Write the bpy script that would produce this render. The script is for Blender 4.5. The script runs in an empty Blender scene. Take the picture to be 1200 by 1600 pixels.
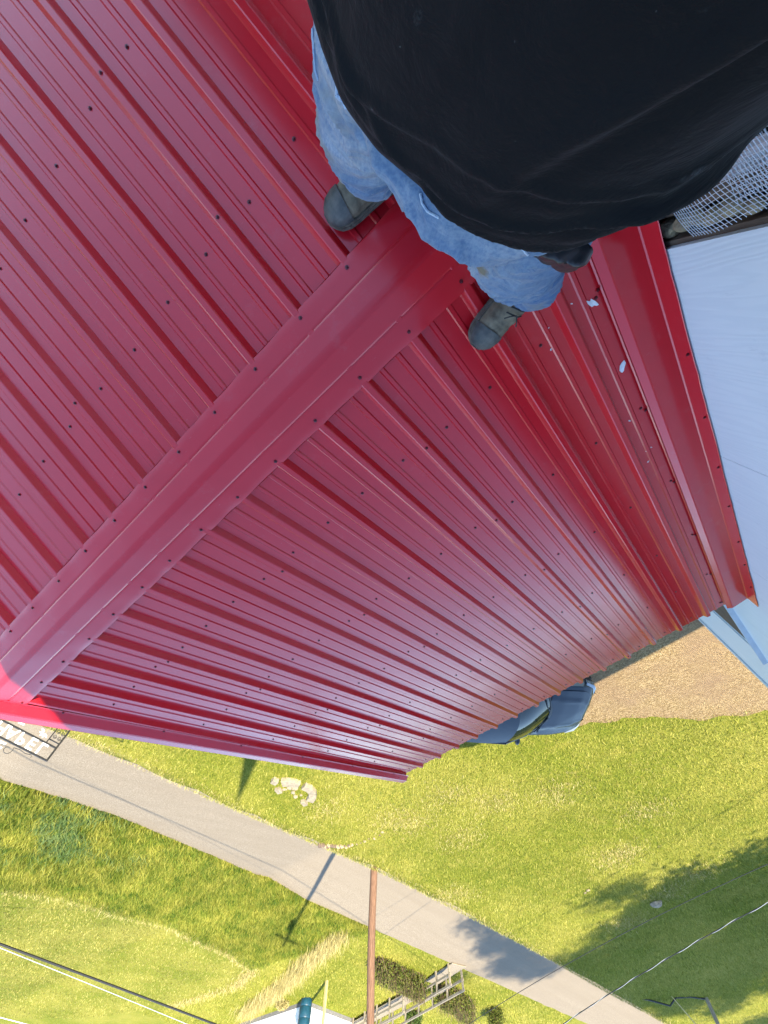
import bpy, bmesh, math, random
import numpy as np
from mathutils import Vector, Matrix, noise
random.seed(7); RNG = np.random.default_rng(11)
S = bpy.context.scene
COL = S.collection
R = math.radians

# ------------------------------------------------------------------ camera
cam = bpy.data.cameras.new('camera'); camo = bpy.data.objects.new('camera', cam); COL.objects.link(camo)
CP = Vector((0.0, 0.0447, 1.4847))
RX = Vector((-0.74499947, 0.66702863, -0.00697091)); RY = Vector((0.59681837, 0.67117721, 0.43969192)); RZ = Vector((0.29796581, 0.32340988, -0.89812161))
camo.matrix_world = Matrix(((RX.x, -RY.x, -RZ.x, CP.x), (RX.y, -RY.y, -RZ.y, CP.y), (RX.z, -RY.z, -RZ.z, CP.z), (0, 0, 0, 1)))
cam.sensor_fit = 'VERTICAL'; cam.sensor_height = 36.0; cam.lens = 632.8 / 1600 * 36.0
cam.clip_start = 0.01; cam.clip_end = 3000
S.camera = camo
# ------------------------------------------------------------------ sky and sun
EL, AZ = R(36.3), R(28.8)
w = bpy.data.worlds.new('World'); S.world = w; w.use_nodes = True
nt = w.node_tree; sky = nt.nodes.new('ShaderNodeTexSky'); sky.sky_type = 'NISHITA'; sky.sun_disc = False
sky.sun_elevation = EL; sky.sun_rotation = math.atan2(-math.cos(AZ), -math.sin(AZ)); sky.altitude = 200; sky.dust_density = 0.25; sky.ozone_density = 2.4
nt.links.new(sky.outputs[0], nt.nodes['Background'].inputs[0]); nt.nodes['Background'].inputs[1].default_value = 0.15
sl = bpy.data.lights.new('sun', 'SUN'); sl.energy = 4.3; sl.angle = R(0.53); sl.color = (1.0, 0.90, 0.72)
so = bpy.data.objects.new('sun', sl); COL.objects.link(so)
LD = Vector((math.cos(EL) * math.cos(AZ), math.cos(EL) * math.sin(AZ), -math.sin(EL)))
so.rotation_euler = LD.to_track_quat('-Z', 'Y').to_euler(); so.location = (-20, -12, 25)
S.view_settings.view_transform = 'Standard'; S.view_settings.look = 'None'; S.view_settings.gamma = 1; S.view_settings.use_curve_mapping = False
S.view_settings.exposure = 2.02

# ------------------------------------------------------------------ materials
def nodes(name):
    m = bpy.data.materials.new(name); m.use_nodes = True
    return m, m.node_tree, m.node_tree.nodes['Principled BSDF']
def tex_coord(t, stretch=(1, 1, 1), kind='Object', rot=(0, 0, 0)):
    c = t.nodes.new('ShaderNodeTexCoord'); mp = t.nodes.new('ShaderNodeMapping'); mp.inputs['Scale'].default_value = stretch; mp.inputs['Rotation'].default_value = rot
    t.links.new(c.outputs[kind], mp.inputs[0]); return mp.outputs[0]
def noise_node(t, vec, scale, detail=5, rough=.6, dist=0):
    n = t.nodes.new('ShaderNodeTexNoise'); n.inputs['Scale'].default_value = scale; n.inputs['Detail'].default_value = detail; n.inputs['Roughness'].default_value = rough; n.inputs['Distortion'].default_value = dist
    t.links.new(vec, n.inputs['Vector']); return n.outputs['Fac']
def ramp(t, fac, stops):
    r = t.nodes.new('ShaderNodeValToRGB'); e = r.color_ramp.elements
    while len(e) < len(stops): e.new(.5)
    for q, (p, c) in zip(e, stops):
        q.position = p; q.color = (c if len(c) == 4 else (*c, 1))
    t.links.new(fac, r.inputs[0]); return r.outputs[0]
def mixc(t, fac, a, b):
    n = t.nodes.new('ShaderNodeMix'); n.data_type = 'RGBA'
    for s, v in ((n.inputs[0], fac), (n.inputs[6], a), (n.inputs[7], b)):
        if isinstance(v, (int, float)): s.default_value = v
        elif isinstance(v, tuple): s.default_value = (*v, 1)
        else: t.links.new(v, s)
    return n.outputs[2]
def bump(t, b, fac, strength, dist=.01, prev=None):
    n = t.nodes.new('ShaderNodeBump'); n.inputs['Strength'].default_value = strength; n.inputs['Distance'].default_value = dist
    t.links.new(fac, n.inputs['Height'])
    if prev is not None: t.links.new(prev, n.inputs['Normal'])
    t.links.new(n.outputs[0], b.inputs['Normal']); return n.outputs[0]
def mat(name, c1, c2=None, scale=8, rough=.6, bs=0, bscale=None, bd=.01, stretch=(1, 1, 1), metal=0, spec=.5, coat=0, lo=.35, hi=.65):
    m, t, b = nodes(name)
    b.inputs['Roughness'].default_value = rough; b.inputs['Metallic'].default_value = metal; b.inputs['Specular IOR Level'].default_value = spec; b.inputs['Coat Weight'].default_value = coat; b.inputs['Coat Roughness'].default_value = .06
    v = tex_coord(t, stretch); f = noise_node(t, v, scale)
    t.links.new(ramp(t, f, [(lo, c1), (hi, c2 or c1)]), b.inputs['Base Color'])
    if bs: bump(t, b, noise_node(t, v, bscale or scale * 3), bs, bd)
    return m
def island_mat(name, stops, rough=.7, patch=None, pscale=.6, trans=.0):
    """many-leaf material: each blade or leaf takes its own colour, with patches of a second colour over the ground"""
    m, t, b = nodes(name); b.inputs['Roughness'].default_value = rough; b.inputs['Specular IOR Level'].default_value = .25
    g = t.nodes.new('ShaderNodeNewGeometry'); c = ramp(t, g.outputs['Random Per Island'], stops)
    if patch:
        v = tex_coord(t); f = ramp(t, noise_node(t, v, pscale, 7, .68), [(.40, (0, 0, 0)), (.62, (1, 1, 1))])
        c2 = ramp(t, g.outputs['Random Per Island'], patch); c = mixc(t, f, c, c2)
        hs = t.nodes.new('ShaderNodeHueSaturation'); t.links.new(c, hs.inputs['Color']); vv = ramp(t, noise_node(t, v, .23, 5, .6), [(.34, (.78, .78, .78)), (.62, (1.0, 1.0, 1.0))]); t.links.new(vv, hs.inputs['Value']); hs.inputs['Hue'].default_value = .505; c = hs.outputs[0]
    t.links.new(c, b.inputs['Base Color'])
    if trans:
        tr = t.nodes.new('ShaderNodeBsdfTranslucent'); t.links.new(c, tr.inputs[0]); mx = t.nodes.new('ShaderNodeMixShader'); mx.inputs[0].default_value = trans
        t.links.new(b.outputs[0], mx.inputs[1]); t.links.new(tr.outputs[0], mx.inputs[2]); t.links.new(mx.outputs[0], t.nodes['Material Output'].inputs[0])
    return m

MT = {}
def red_metal():
    m, t, b = nodes('red_painted_steel')
    v = tex_coord(t)
    f = noise_node(t, v, 2.2, 3); big = ramp(t, f, [(.3, (.53, .010, .018)), (.7, (.57, .012, .021))])
    du = ramp(t, noise_node(t, v, 9, 9, .78), [(.56, (0, 0, 0)), (.80, (.30, .30, .30))]); big = mixc(t, du, big, (.50, .12, .12))
    sc = ramp(t, noise_node(t, tex_coord(t, (1, 9, 9), rot=(0, 0, R(40))), 26, 3), [(.72, (0, 0, 0)), (.76, (.35, .35, .35))]); big = mixc(t, sc, big, (.55, .20, .20))
    t.links.new(big, b.inputs['Base Color'])
    b.inputs['IOR'].default_value = 1.47; b.inputs['Coat Weight'].default_value = .22; b.inputs['Coat Roughness'].default_value = .10
    r = ramp(t, noise_node(t, v, 3, 4), [(.3, (.16, .16, .16)), (.7, (.25, .25, .25))]); t.links.new(r, b.inputs['Roughness'])
    n1 = bump(t, b, noise_node(t, v, 2.6, 2), .14, .012)
    return m
MT['red'] = red_metal()
MT['screw'] = mat('dark_red_screw', (.085, .006, .010), (.12, .009, .014), rough=.3)
MT['rubber'] = mat('black_rubber', (.012, .012, .013), (.022, .022, .022), 30, rough=.7, bs=.3, bscale=120)
def siding_mat():
    m, t, b = nodes('white_wood_grain_siding'); b.inputs['Roughness'].default_value = .5
    v = tex_coord(t, (1, 5.5, .55)); f = noise_node(t, v, 3.2, 3, .5, 1.2)
    wv = t.nodes.new('ShaderNodeTexWave'); wv.inputs['Scale'].default_value = 3.4; wv.inputs['Distortion'].default_value = 42; wv.inputs['Detail'].default_value = 4; wv.inputs['Detail Scale'].default_value = .55; wv.bands_direction = 'Y'
    v2 = tex_coord(t, (1, 2.6, .30)); t.links.new(v2, wv.inputs[0])
    vb = tex_coord(t); d = ramp(t, noise_node(t, vb, 5, 6, .75), [(.62, (0, 0, 0)), (.78, (1, 1, 1))])
    c = mixc(t, d, (.63, .67, .70), (.52, .57, .62))
    c = mixc(t, ramp(t, wv.outputs['Fac'], [(.15, (.08, .08, .08)), (.45, (0, 0, 0))]), c, (.34, .41, .49)); c = mixc(t, ramp(t, noise_node(t, tex_coord(t, (1, 9, 2)), 2.2, 6, .8), [(.60, (0, 0, 0)), (.72, (.45, .45, .45))]), c, (.38, .42, .47))
    t.links.new(c, b.inputs['Base Color'])
    n1 = bump(t, b, wv.outputs['Fac'], .36, .0022); bump(t, b, f, .10, .002, n1)
    return m
MT['siding'] = siding_mat()
MT['trim'] = mat('white_trim_paint', (.56, .63, .67), (.48, .55, .59), 6, rough=.4, bs=.1, bscale=40)
MT['stud'] = mat('old_brown_timber', (.075, .048, .034), (.16, .11, .075), 5, rough=.9, bs=.5, stretch=(3, 14, 1.2))
MT['stone'] = mat('tan_rubble_stone', (.36, .28, .16), (.18, .14, .095), 14, rough=.95, bs=.8, bscale=40, bd=.02)
MT['darkvoid'] = mat('cavity_shade_colour', (.018, .016, .014), (.035, .03, .026), 8, rough=.95, bs=.3)  # near-black colour stands in for the shade inside the wall opening
MT['galv'] = mat('galvanised_wire', (.80, .82, .84), (.60, .62, .64), 40, rough=.42, metal=.55)
MT['galvsheet'] = mat('galvanised_strip', (.34, .36, .38), (.62, .64, .66), 22, rough=.38, metal=.4, bs=.4, bscale=18)
MT['glass'] = mat('dark_window_glass', (.03, .034, .036), (.04, .044, .046), 2, rough=.06, spec=.8, coat=1)
MT['bluepaint'] = mat('dark_blue_car_paint', (.006, .012, .020), (.007, .014, .023), 3, rough=.4, spec=.3, coat=.45)
MT['carglass'] = mat('car_glass', (.012, .016, .012), (.016, .020, .016), 2, rough=.05, spec=.4)
MT['tyre'] = mat('tyre_rubber', (.015, .015, .016), (.025, .025, .025), 20, rough=.85)
MT['alloy'] = mat('alloy_rim', (.5, .51, .53), (.42, .43, .45), 20, rough=.3, metal=.9)
MT['lamp'] = mat('headlight_lens', (.22, .24, .26), (.16, .18, .2), 30, rough=.08, coat=1)
MT['black'] = mat('black_plastic', (.014, .014, .015), (.022, .022, .023), 15, rough=.45)
MT['iron'] = mat('black_wrought_iron', (.012, .012, .012), (.03, .027, .025), 30, rough=.55, bs=.2)
MT['whiteletter'] = mat('white_sign_paint', (.80, .80, .78), (.7, .7, .68), 12, rough=.5)
MT['pole'] = mat('weathered_pole_wood', (.085, .042, .024), (.23, .125, .075), 5, rough=.85, bs=.6, stretch=(14, 14, .8))
MT['lumber'] = mat('weathered_lumber', (.30, .255, .185), (.17, .14, .095), 5, rough=.85, bs=.4, stretch=(4, 4, 2))
MT['yellowpost'] = mat('pale_treated_post', (.46, .37, .16), (.34, .26, .11), 6, rough=.8, bs=.4, stretch=(6, 6, 1))
MT['barrel'] = mat('teal_blue_plastic', (.004, .036, .064), (.008, .055, .088), 5, rough=.4)
MT['housewall'] = mat('white_house_paint', (.80, .81, .82), (.74, .75, .76), 4, rough=.6)
MT['shingle'] = mat('grey_shingle', (.10, .10, .10), (.18, .17, .16), 14, rough=.9, bs=.5)
MT['cable'] = mat('black_cable_jacket', (.012, .012, .012), (.02, .02, .02), 30, rough=.6)
MT['barewire'] = mat('bare_aluminium_wire', (.72, .72, .70), (.6, .6, .58), 30, rough=.4, metal=.5)
MT['chip'] = mat('white_paint_flake', (.78, .79, .80), (.66, .68, .70), 60, rough=.7)
MT['concrete'] = mat('pale_concrete', (.30, .25, .165), (.19, .16, .11), 9, rough=.95, bs=.6, bscale=40, bd=.02)
MT['bark'] = mat('tree_bark', (.06, .045, .032), (.12, .095, .07), 6, rough=.95, bs=.8, stretch=(4, 4, 1))
MT['skin'] = mat('skin', (.42, .24, .17), (.50, .29, .21), 18, rough=.5, bs=.15, bscale=200)
MT['hair'] = mat('brown_hair', (.03, .018, .010), (.06, .038, .02), 60, rough=.6, bs=.6, stretch=(4, 4, 1))

def ground_mat():
    m, t, b = nodes('meadow_soil_and_grass'); b.inputs['Roughness'].default_value = .95; b.inputs['Specular IOR Level'].default_value = .1
    v = tex_coord(t)
    a = noise_node(t, v, .22, 5, .6); f = noise_node(t, v, 2.2, 7, .7); fi = noise_node(t, v, 17, 5, .75)
    c1 = ramp(t, fi, [(.30, (.06, .09, .007)), (.5, (.145, .165, .015)), (.70, (.27, .255, .04))])
    c2 = ramp(t, fi, [(.30, (.12, .12, .014)), (.5, (.24, .225, .035)), (.72, (.39, .34, .09))])
    mk = ramp(t, a, [(.40, (0, 0, 0)), (.62, (1, 1, 1))]); c = mixc(t, mk, c1, c2)
    c = mixc(t, ramp(t, f, [(.55, (0, 0, 0)), (.75, (.7, .7, .7))]), c, (.32, .27, .05))
    ln = t.nodes.new('ShaderNodeVectorMath'); ln.operation = 'LENGTH'; t.links.new(v, ln.inputs[0])
    mr = t.nodes.new('ShaderNodeMapRange'); mr.inputs[1].default_value = 85; mr.inputs[2].default_value = 120; t.links.new(ln.outputs['Value'], mr.inputs[0])
    c = mixc(t, mr.outputs[0], c, ramp(t, noise_node(t, v, .12, 6, .7), [(.35, (.018, .030, .010)), (.7, (.06, .085, .025))]))  # out-of-view hills turn dark forest green to deepen the roof's reflections
    t.links.new(c, b.inputs['Base Color']); bump(t, b, fi, .9, .06)
    return m
MT['ground'] = ground_mat()
def road_mat():
    m, t, b = nodes('pale_worn_asphalt'); b.inputs['Roughness'].default_value = .9; b.inputs['Specular IOR Level'].default_value = .2
    v = tex_coord(t); fi = noise_node(t, v, 26, 6, .8); a = noise_node(t, tex_coord(t, (1.6, .10, 1)), 1.1, 6, .65)
    c = ramp(t, fi, [(.34, (.12, .095, .063)), (.5, (.235, .192, .135)), (.66, (.37, .31, .225))])
    c = mixc(t, ramp(t, a, [(.35, (0, 0, 0)), (.7, (.6, .6, .6))]), c, (.20, .16, .11))
    vo = t.nodes.new('ShaderNodeTexVoronoi'); vo.feature = 'DISTANCE_TO_EDGE'; vo.inputs['Scale'].default_value = .34
    dv = t.nodes.new('ShaderNodeVectorMath'); dv.operation = 'ADD'
    nn = t.nodes.new('ShaderNodeTexNoise'); nn.inputs['Scale'].default_value = 1.3; nn.inputs['Detail'].default_value = 6; t.links.new(v, nn.inputs['Vector'])
    t.links.new(v, dv.inputs[0]); t.links.new(nn.outputs['Color'], dv.inputs[1]); t.links.new(dv.outputs[0], vo.inputs['Vector'])
    c = mixc(t, ramp(t, vo.outputs['Distance'], [(.0, (.22, .22, .22)), (.007, (0, 0, 0))]), c, (.14, .115, .085))
    t.links.new(c, b.inputs['Base Color']); bump(t, b, fi, .5, .02)
    return m
MT['road'] = road_mat()
def gravel_mat():
    m, t, b = nodes('tan_gravel'); b.inputs['Roughness'].default_value = .95; b.inputs['Specular IOR Level'].default_value = .15
    v = tex_coord(t); vo = t.nodes.new('ShaderNodeTexVoronoi'); vo.inputs['Scale'].default_value = 42; t.links.new(v, vo.inputs['Vector'])
    sx = t.nodes.new('ShaderNodeSeparateColor'); t.links.new(vo.outputs['Color'], sx.inputs[0])
    c = ramp(t, sx.outputs[0], [(.0, (.13, .085, .034)), (.5, (.26, .178, .078)), (1, (.41, .30, .155))])
    a = noise_node(t, v, .55, 4); c = mixc(t, ramp(t, a, [(.42, (0, 0, 0)), (.64, (.75, .75, .75))]), c, (.22, .145, .085))
    t.links.new(c, b.inputs['Base Color']); bump(t, b, vo.outputs['Distance'], .8, .03)
    return m
MT['gravel'] = gravel_mat()
MT['lawnblade'] = island_mat('lawn_blades', [(0, (.05, .095, .006)), (.35, (.145, .18, .013)), (.7, (.28, .28, .028)), (1, (.48, .42, .10))], patch=[(0, (.13, .15, .014)), (.4, (.29, .27, .036)), (1, (.51, .44, .13))], pscale=.55, trans=.25)
MT['tallblade'] = island_mat('tall_grass_blades', [(0, (.028, .070, .005)), (.4, (.08, .14, .009)), (.75, (.18, .215, .018)), (1, (.34, .31, .04))], patch=[(0, (.11, .14, .012)), (.45, (.27, .26, .026)), (1, (.47, .42, .09))], pscale=.9, trans=.3)
MT['blueblade'] = island_mat('blue_green_grass', [(0, (.03, .075, .02)), (.5, (.08, .14, .04)), (1, (.20, .24, .07))], trans=.3)
MT['straw'] = island_mat('dry_straw', [(0, (.24, .19, .06)), (.5, (.37, .31, .12)), (1, (.50, .43, .20))], trans=.2)
MT['fieldblade'] = island_mat('mown_field_blades', [(0, (.09, .105, .018)), (.5, (.18, .175, .036)), (1, (.32, .285, .085))], patch=[(0, (.20, .19, .03)), (.5, (.31, .275, .06)), (1, (.48, .41, .14))], pscale=.35, trans=.25)
MT['leaf'] = island_mat('tree_leaves', [(0, (.03, .06, .012)), (.5, (.06, .11, .02)), (1, (.11, .16, .03))], trans=.3)
MT['twig'] = island_mat('brown_hedge_twigs', [(0, (.025, .017, .010)), (.5, (.08, .056, .03)), (1, (.16, .12, .06))])
MT['hedgeleaf'] = island_mat('hedge_leaves', [(0, (.03, .05, .008)), (.5, (.08, .10, .014)), (1, (.17, .18, .03))], trans=.25)

def shirt_mat():
    m, t, b = nodes('black_cotton_jersey'); b.inputs['Roughness'].default_value = .85; b.inputs['Sheen Weight'].default_value = .06; b.inputs['Sheen Roughness'].default_value = .4; b.inputs['Specular IOR Level'].default_value = .12
    v = tex_coord(t); base = ramp(t, noise_node(t, v, 5, 4), [(.35, (.0036, .0046, .0060)), (.7, (.0062, .0068, .0080))])
    vs = tex_coord(t, (3, 16, 9), rot=(0, 0, R(35))); st = noise_node(t, vs, 3.4, 8, .8); gate = noise_node(t, v, 4.5, 2)
    mlt = t.nodes.new('ShaderNodeMath'); mlt.operation = 'MULTIPLY'; t.links.new(st, mlt.inputs[0]); t.links.new(gate, mlt.inputs[1])
    f = ramp(t, mlt.outputs[0], [(.315, (0, 0, 0)), (.42, (.30, .30, .30))])
    c = mixc(t, f, base, (.16, .165, .17))
    dn = t.nodes.new('ShaderNodeTexCoord'); fz = ramp(t, noise_node(t, v, 55, 5, .8), [(.45, (0, 0, 0)), (.68, (1, 1, 1))])
    for (px_, py_, pz_, ln, wd, am) in ((-.33, .10, .95, .030, .004, .6), (-.40, .125, .95, .035, .004, .40), (-.37, -.12, 1.08, .03, .007, .22), (-.31, .155, .90, .02, .004, .4)):
        sub = t.nodes.new('ShaderNodeVectorMath'); sub.operation = 'SUBTRACT'; t.links.new(dn.outputs['Object'], sub.inputs[0]); sub.inputs[1].default_value = (px_ + .3, py_, pz_ + .05)
        mp = t.nodes.new('ShaderNodeMapping'); mp.vector_type = 'TEXTURE'; mp.inputs['Rotation'].default_value = (0, 0, R(-19)); mp.inputs['Scale'].default_value = (ln, wd, .6); t.links.new(sub.outputs[0], mp.inputs[0])
        l2 = t.nodes.new('ShaderNodeVectorMath'); l2.operation = 'LENGTH'; t.links.new(mp.outputs[0], l2.inputs[0])
        g = ramp(t, l2.outputs['Value'], [(.2, (am, am, am)), (1.0, (0, 0, 0))]); mm = t.nodes.new('ShaderNodeMath'); mm.operation = 'MULTIPLY'; t.links.new(g, mm.inputs[0]); t.links.new(fz, mm.inputs[1])
        c = mixc(t, mm.outputs[0], c, (.20, .21, .22))
    sp = ramp(t, noise_node(t, v, 120, 1), [(.80, (0, 0, 0)), (.83, (.4, .4, .4))]); c = mixc(t, sp, c, (.2, .2, .2))
    t.links.new(c, b.inputs['Base Color'])
    n1 = bump(t, b, noise_node(t, tex_coord(t, (2.2, 11, 9), rot=(0, 0, R(18))), 2.4, 5, .62, .4), .55, .010); bump(t, b, noise_node(t, v, 500, 1), .2, .0006, n1)
    return m
MT['shirt'] = shirt_mat()
def denim_mat():
    m, t, b = nodes('faded_blue_denim'); b.inputs['Roughness'].default_value = .85; b.inputs['Sheen Weight'].default_value = .15; b.inputs['Specular IOR Level'].default_value = .2
    v = tex_coord(t); a = noise_node(t, v, 4, 6, .7); s = noise_node(t, tex_coord(t, (60, 60, 9)), 3, 4, .7)
    c = ramp(t, a, [(.38, (.060, .115, .215)), (.5, (.165, .225, .295)), (.60, (.33, .36, .385))])
    c = mixc(t, ramp(t, s, [(.35, (.60, .60, .60)), (.60, (0, 0, 0))]), c, (.045, .095, .20))
    c = mixc(t, ramp(t, noise_node(t, v, 16, 7, .75), [(.42, (0, 0, 0)), (.66, (.55, .55, .55))]), c, (.09, .15, .25))
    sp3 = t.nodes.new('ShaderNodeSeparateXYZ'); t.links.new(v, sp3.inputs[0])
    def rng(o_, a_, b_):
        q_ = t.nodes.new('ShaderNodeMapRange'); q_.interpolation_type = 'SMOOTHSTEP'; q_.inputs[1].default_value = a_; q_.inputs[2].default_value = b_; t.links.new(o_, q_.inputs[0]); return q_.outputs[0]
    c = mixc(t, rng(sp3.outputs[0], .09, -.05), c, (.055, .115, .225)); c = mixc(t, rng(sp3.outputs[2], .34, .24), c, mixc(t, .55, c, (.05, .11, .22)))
    d = ramp(t, noise_node(t, v, 4.3, 5, .7), [(.56, (0, 0, 0)), (.68, (.55, .55, .55))]); c = mixc(t, d, c, (.24, .22, .18))
    # one brown stain on the left thigh and whitish paint dabs
    def spot(c, p, r, col, amt):
        vm = t.nodes.new('ShaderNodeVectorMath'); vm.operation = 'DISTANCE'; cc = t.nodes.new('ShaderNodeTexCoord'); nz = t.nodes.new('ShaderNodeTexNoise'); nz.inputs['Scale'].default_value = 40
        ad = t.nodes.new('ShaderNodeVectorMath'); ad.operation = 'MULTIPLY_ADD'; t.links.new(cc.outputs['Object'], nz.inputs['Vector']); t.links.new(nz.outputs['Color'], ad.inputs[0]); ad.inputs[1].default_value = (.03, .03, .03); t.links.new(cc.outputs['Object'], ad.inputs[2])
        t.links.new(ad.outputs[0], vm.inputs[0]); vm.inputs[1].default_value = (p[0] + .015, p[1] + .015, p[2] + .015)
        return mixc(t, ramp(t, vm.outputs['Value'], [(r * .5, (amt, amt, amt)), (r, (0, 0, 0))]), c, col)
    wl_ = noise_node(t, tex_coord(t, (9, 9, 34), rot=(R(18), R(-12), 0)), 1.6, 4, .6, .6)
    c = mixc(t, ramp(t, wl_, [(.50, (0, 0, 0)), (.58, (.14, .14, .14)), (.66, (0, 0, 0))]), c, (.42, .46, .49))
    c = spot(c, (.125, .105, .66), .024, (.16, .12, .06), .85); c = spot(c, (.175, -.27, .36), .018, (.62, .63, .65), .9); c = spot(c, (.185, -.235, .29), .014, (.62, .63, .65), .85)
    c = spot(c, (.155, -.275, .46), .075, (.20, .165, .12), .75); c = spot(c, (.175, -.25, .27), .05, (.22, .19, .14), .6)
    t.links.new(c, b.inputs['Base Color'])
    wv = t.nodes.new('ShaderNodeTexWave'); wv.inputs['Scale'].default_value = 110; wv.bands_direction = 'DIAGONAL'; t.links.new(v, wv.inputs[0])
    n1 = bump(t, b, noise_node(t, tex_coord(t, (1, 1, 4), rot=(R(20), R(15), 0)), 9, 3), .45, .012); bump(t, b, wv.outputs['Fac'], .3, .0008, n1)
    return m
MT['denim'] = denim_mat()
MT['seam'] = mat('pale_denim_seam', (.42, .50, .58), (.26, .36, .50), 40, rough=.85, bs=.5, bscale=150)
MT['boot'] = mat('worn_grey_brown_leather', (.075, .060, .038), (.205, .165, .105), 20, rough=.75, bs=.5, bscale=60, bd=.006)
MT['toecap'] = mat('dark_toe_rubber', (.030, .032, .032), (.095, .088, .075), 26, rough=.6, bs=.5, bscale=80, bd=.004)
MT['sole'] = mat('boot_sole', (.06, .05, .036), (.16, .135, .10), 30, rough=.85, bs=.5, bscale=90)
MT['lace'] = mat('black_lace', (.012, .012, .012), (.03, .028, .026), 80, rough=.8)

# ------------------------------------------------------------------ mesh helpers
def tag(o, label=None, cat=None, group=None, kind=None):
    if label: o['label'] = label
    if cat: o['category'] = cat
    if group: o['group'] = group
    if kind: o['kind'] = kind
    return o
def empty(name, loc=(0, 0, 0), label=None, cat=None, group=None, rz=0):
    o = bpy.data.objects.new(name, None); COL.objects.link(o); o.location = loc; o.rotation_euler = (0, 0, rz); o.empty_display_size = .2
    return tag(o, label, cat, group)
class MB:
    def __init__(s): s.v = []; s.f = []
    def add(s, v, f):
        n = len(s.v); s.v += [tuple(p) for p in v]; s.f += [tuple(i + n for i in q) for q in f]; return s
    def box(s, x0, x1, y0, y1, z0, z1):
        return s.add([(x0, y0, z0), (x1, y0, z0), (x1, y1, z0), (x0, y1, z0), (x0, y0, z1), (x1, y0, z1), (x1, y1, z1), (x0, y1, z1)], [(0, 3, 2, 1), (4, 5, 6, 7), (0, 1, 5, 4), (1, 2, 6, 5), (2, 3, 7, 6), (3, 0, 4, 7)])
    def rings(s, rings, close=True, caps=True):
        n = len(rings[0]); v = [p for r in rings for p in r]; f = []
        for i in range(len(rings) - 1):
            for j in range(n if close else n - 1):
                k = (j + 1) % n; f.append((i * n + j, i * n + k, (i + 1) * n + k, (i + 1) * n + j))
        if caps and close: f.append(tuple(reversed(range(n)))); f.append(tuple((len(rings) - 1) * n + j for j in range(n)))
        return s.add(v, f)
    def tube(s, path, r, sides=6, caps=True):
        P = [Vector(p) for p in path]; rs = r if isinstance(r, (list, tuple)) else [r] * len(P)
        rings = []; up = None
        for i, p in enumerate(P):
            d = (P[min(i + 1, len(P) - 1)] - P[max(i - 1, 0)]); d = d.normalized() if d.length > 1e-9 else Vector((0, 0, 1))
            if up is None: up = Vector((0, 0, 1)) if abs(d.z) < .9 else Vector((1, 0, 0))
            a = d.cross(up); a = a.normalized() if a.length > 1e-6 else d.orthogonal().normalized(); b = a.cross(d).normalized(); up = b
            rings.append([p + rs[i] * (math.cos(2 * math.pi * k / sides) * a + math.sin(2 * math.pi * k / sides) * b) for k in range(sides)])
        return s.rings(rings, True, caps)
    def prism(s, poly, fn0, fn1):
        n = len(poly); v = [fn0(p) for p in poly] + [fn1(p) for p in poly]
        return s.add(v, [tuple(reversed(range(n))), tuple(range(n, 2 * n))] + [(i, (i + 1) % n, (i + 1) % n + n, i + n) for i in range(n)])
    def build(s, name, m, parent=None, smooth=False, bev=0, loc=None):
        me = bpy.data.meshes.new(name); me.from_pydata([tuple(p) for p in s.v], [], s.f); me.update()
        bm = bmesh.new(); bm.from_mesh(me); bmesh.ops.recalc_face_normals(bm, faces=bm.faces)
        if bev: bmesh.ops.bevel(bm, geom=list(bm.edges), offset=bev, segments=1, affect='EDGES')
        bm.to_mesh(me); bm.free()
        if smooth:
            for p in me.polygons: p.use_smooth = True
            try: me.set_sharp_from_angle(angle=R(38))
            except Exception: pass
        me.materials.append(MT[m] if isinstance(m, str) else m)
        o = bpy.data.objects.new(name, me); COL.objects.link(o)
        if parent: o.parent = parent
        if loc: o.location = loc
        return o
def dup(o, parent=None, loc=None, name=None):
    c = o.copy(); COL.objects.link(c); c.parent = parent
    if loc is not None: c.location = loc
    return c
def np_mesh(name, V, F3, m, parent=None):
    me = bpy.data.meshes.new(name); n = len(V); k = len(F3)
    me.vertices.add(n); me.vertices.foreach_set('co', np.ascontiguousarray(V, np.float32).ravel())
    me.loops.add(k * 3); me.loops.foreach_set('vertex_index', np.ascontiguousarray(F3, np.int32).ravel())
    me.polygons.add(k); me.polygons.foreach_set('loop_start', np.arange(0, k * 3, 3, dtype=np.int32))
    me.update(calc_edges=True); me.validate()
    me.materials.append(MT[m]); o = bpy.data.objects.new(name, me); COL.objects.link(o); o.parent = parent
    return o
def remeshed(mb, name, m, parent, voxel, smooth=4, disp=None):
    o = mb.build(name, m)
    rm = o.modifiers.new('r', 'REMESH'); rm.mode = 'VOXEL'; rm.voxel_size = voxel; rm.use_smooth_shade = True
    if smooth:
        sm = o.modifiers.new('s', 'SMOOTH'); sm.factor = .5; sm.iterations = smooth
    dg = bpy.context.evaluated_depsgraph_get(); dg.update()
    me = bpy.data.meshes.new_from_object(o.evaluated_get(dg)); o.modifiers.clear(); old = o.data; o.data = me; bpy.data.meshes.remove(old); me.name = name
    if not me.materials: me.materials.append(MT[m])
    if disp:
        nv = [v.normal.copy() for v in me.vertices]
        for v, n in zip(me.vertices, nv): v.co += n * disp(v.co)
        me.update()
    for p in me.polygons: p.use_smooth = True
    o.parent = parent
    return o
def ell(c, rx, ry, n=20, e=2.0, yaw=0, tilt=(0, 0)):
    out = []
    for k in range(n):
        a = 2 * math.pi * k / n; ca, sa = math.cos(a), math.sin(a)
        x = rx * math.copysign(abs(ca) ** (2 / e), ca); y = ry * math.copysign(abs(sa) ** (2 / e), sa)
        X = x * math.cos(yaw) - y * math.sin(yaw); Y = x * math.sin(yaw) + y * math.cos(yaw)
        out.append((c[0] + X, c[1] + Y, c[2] + X * tilt[0] + Y * tilt[1]))
    return out

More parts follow.
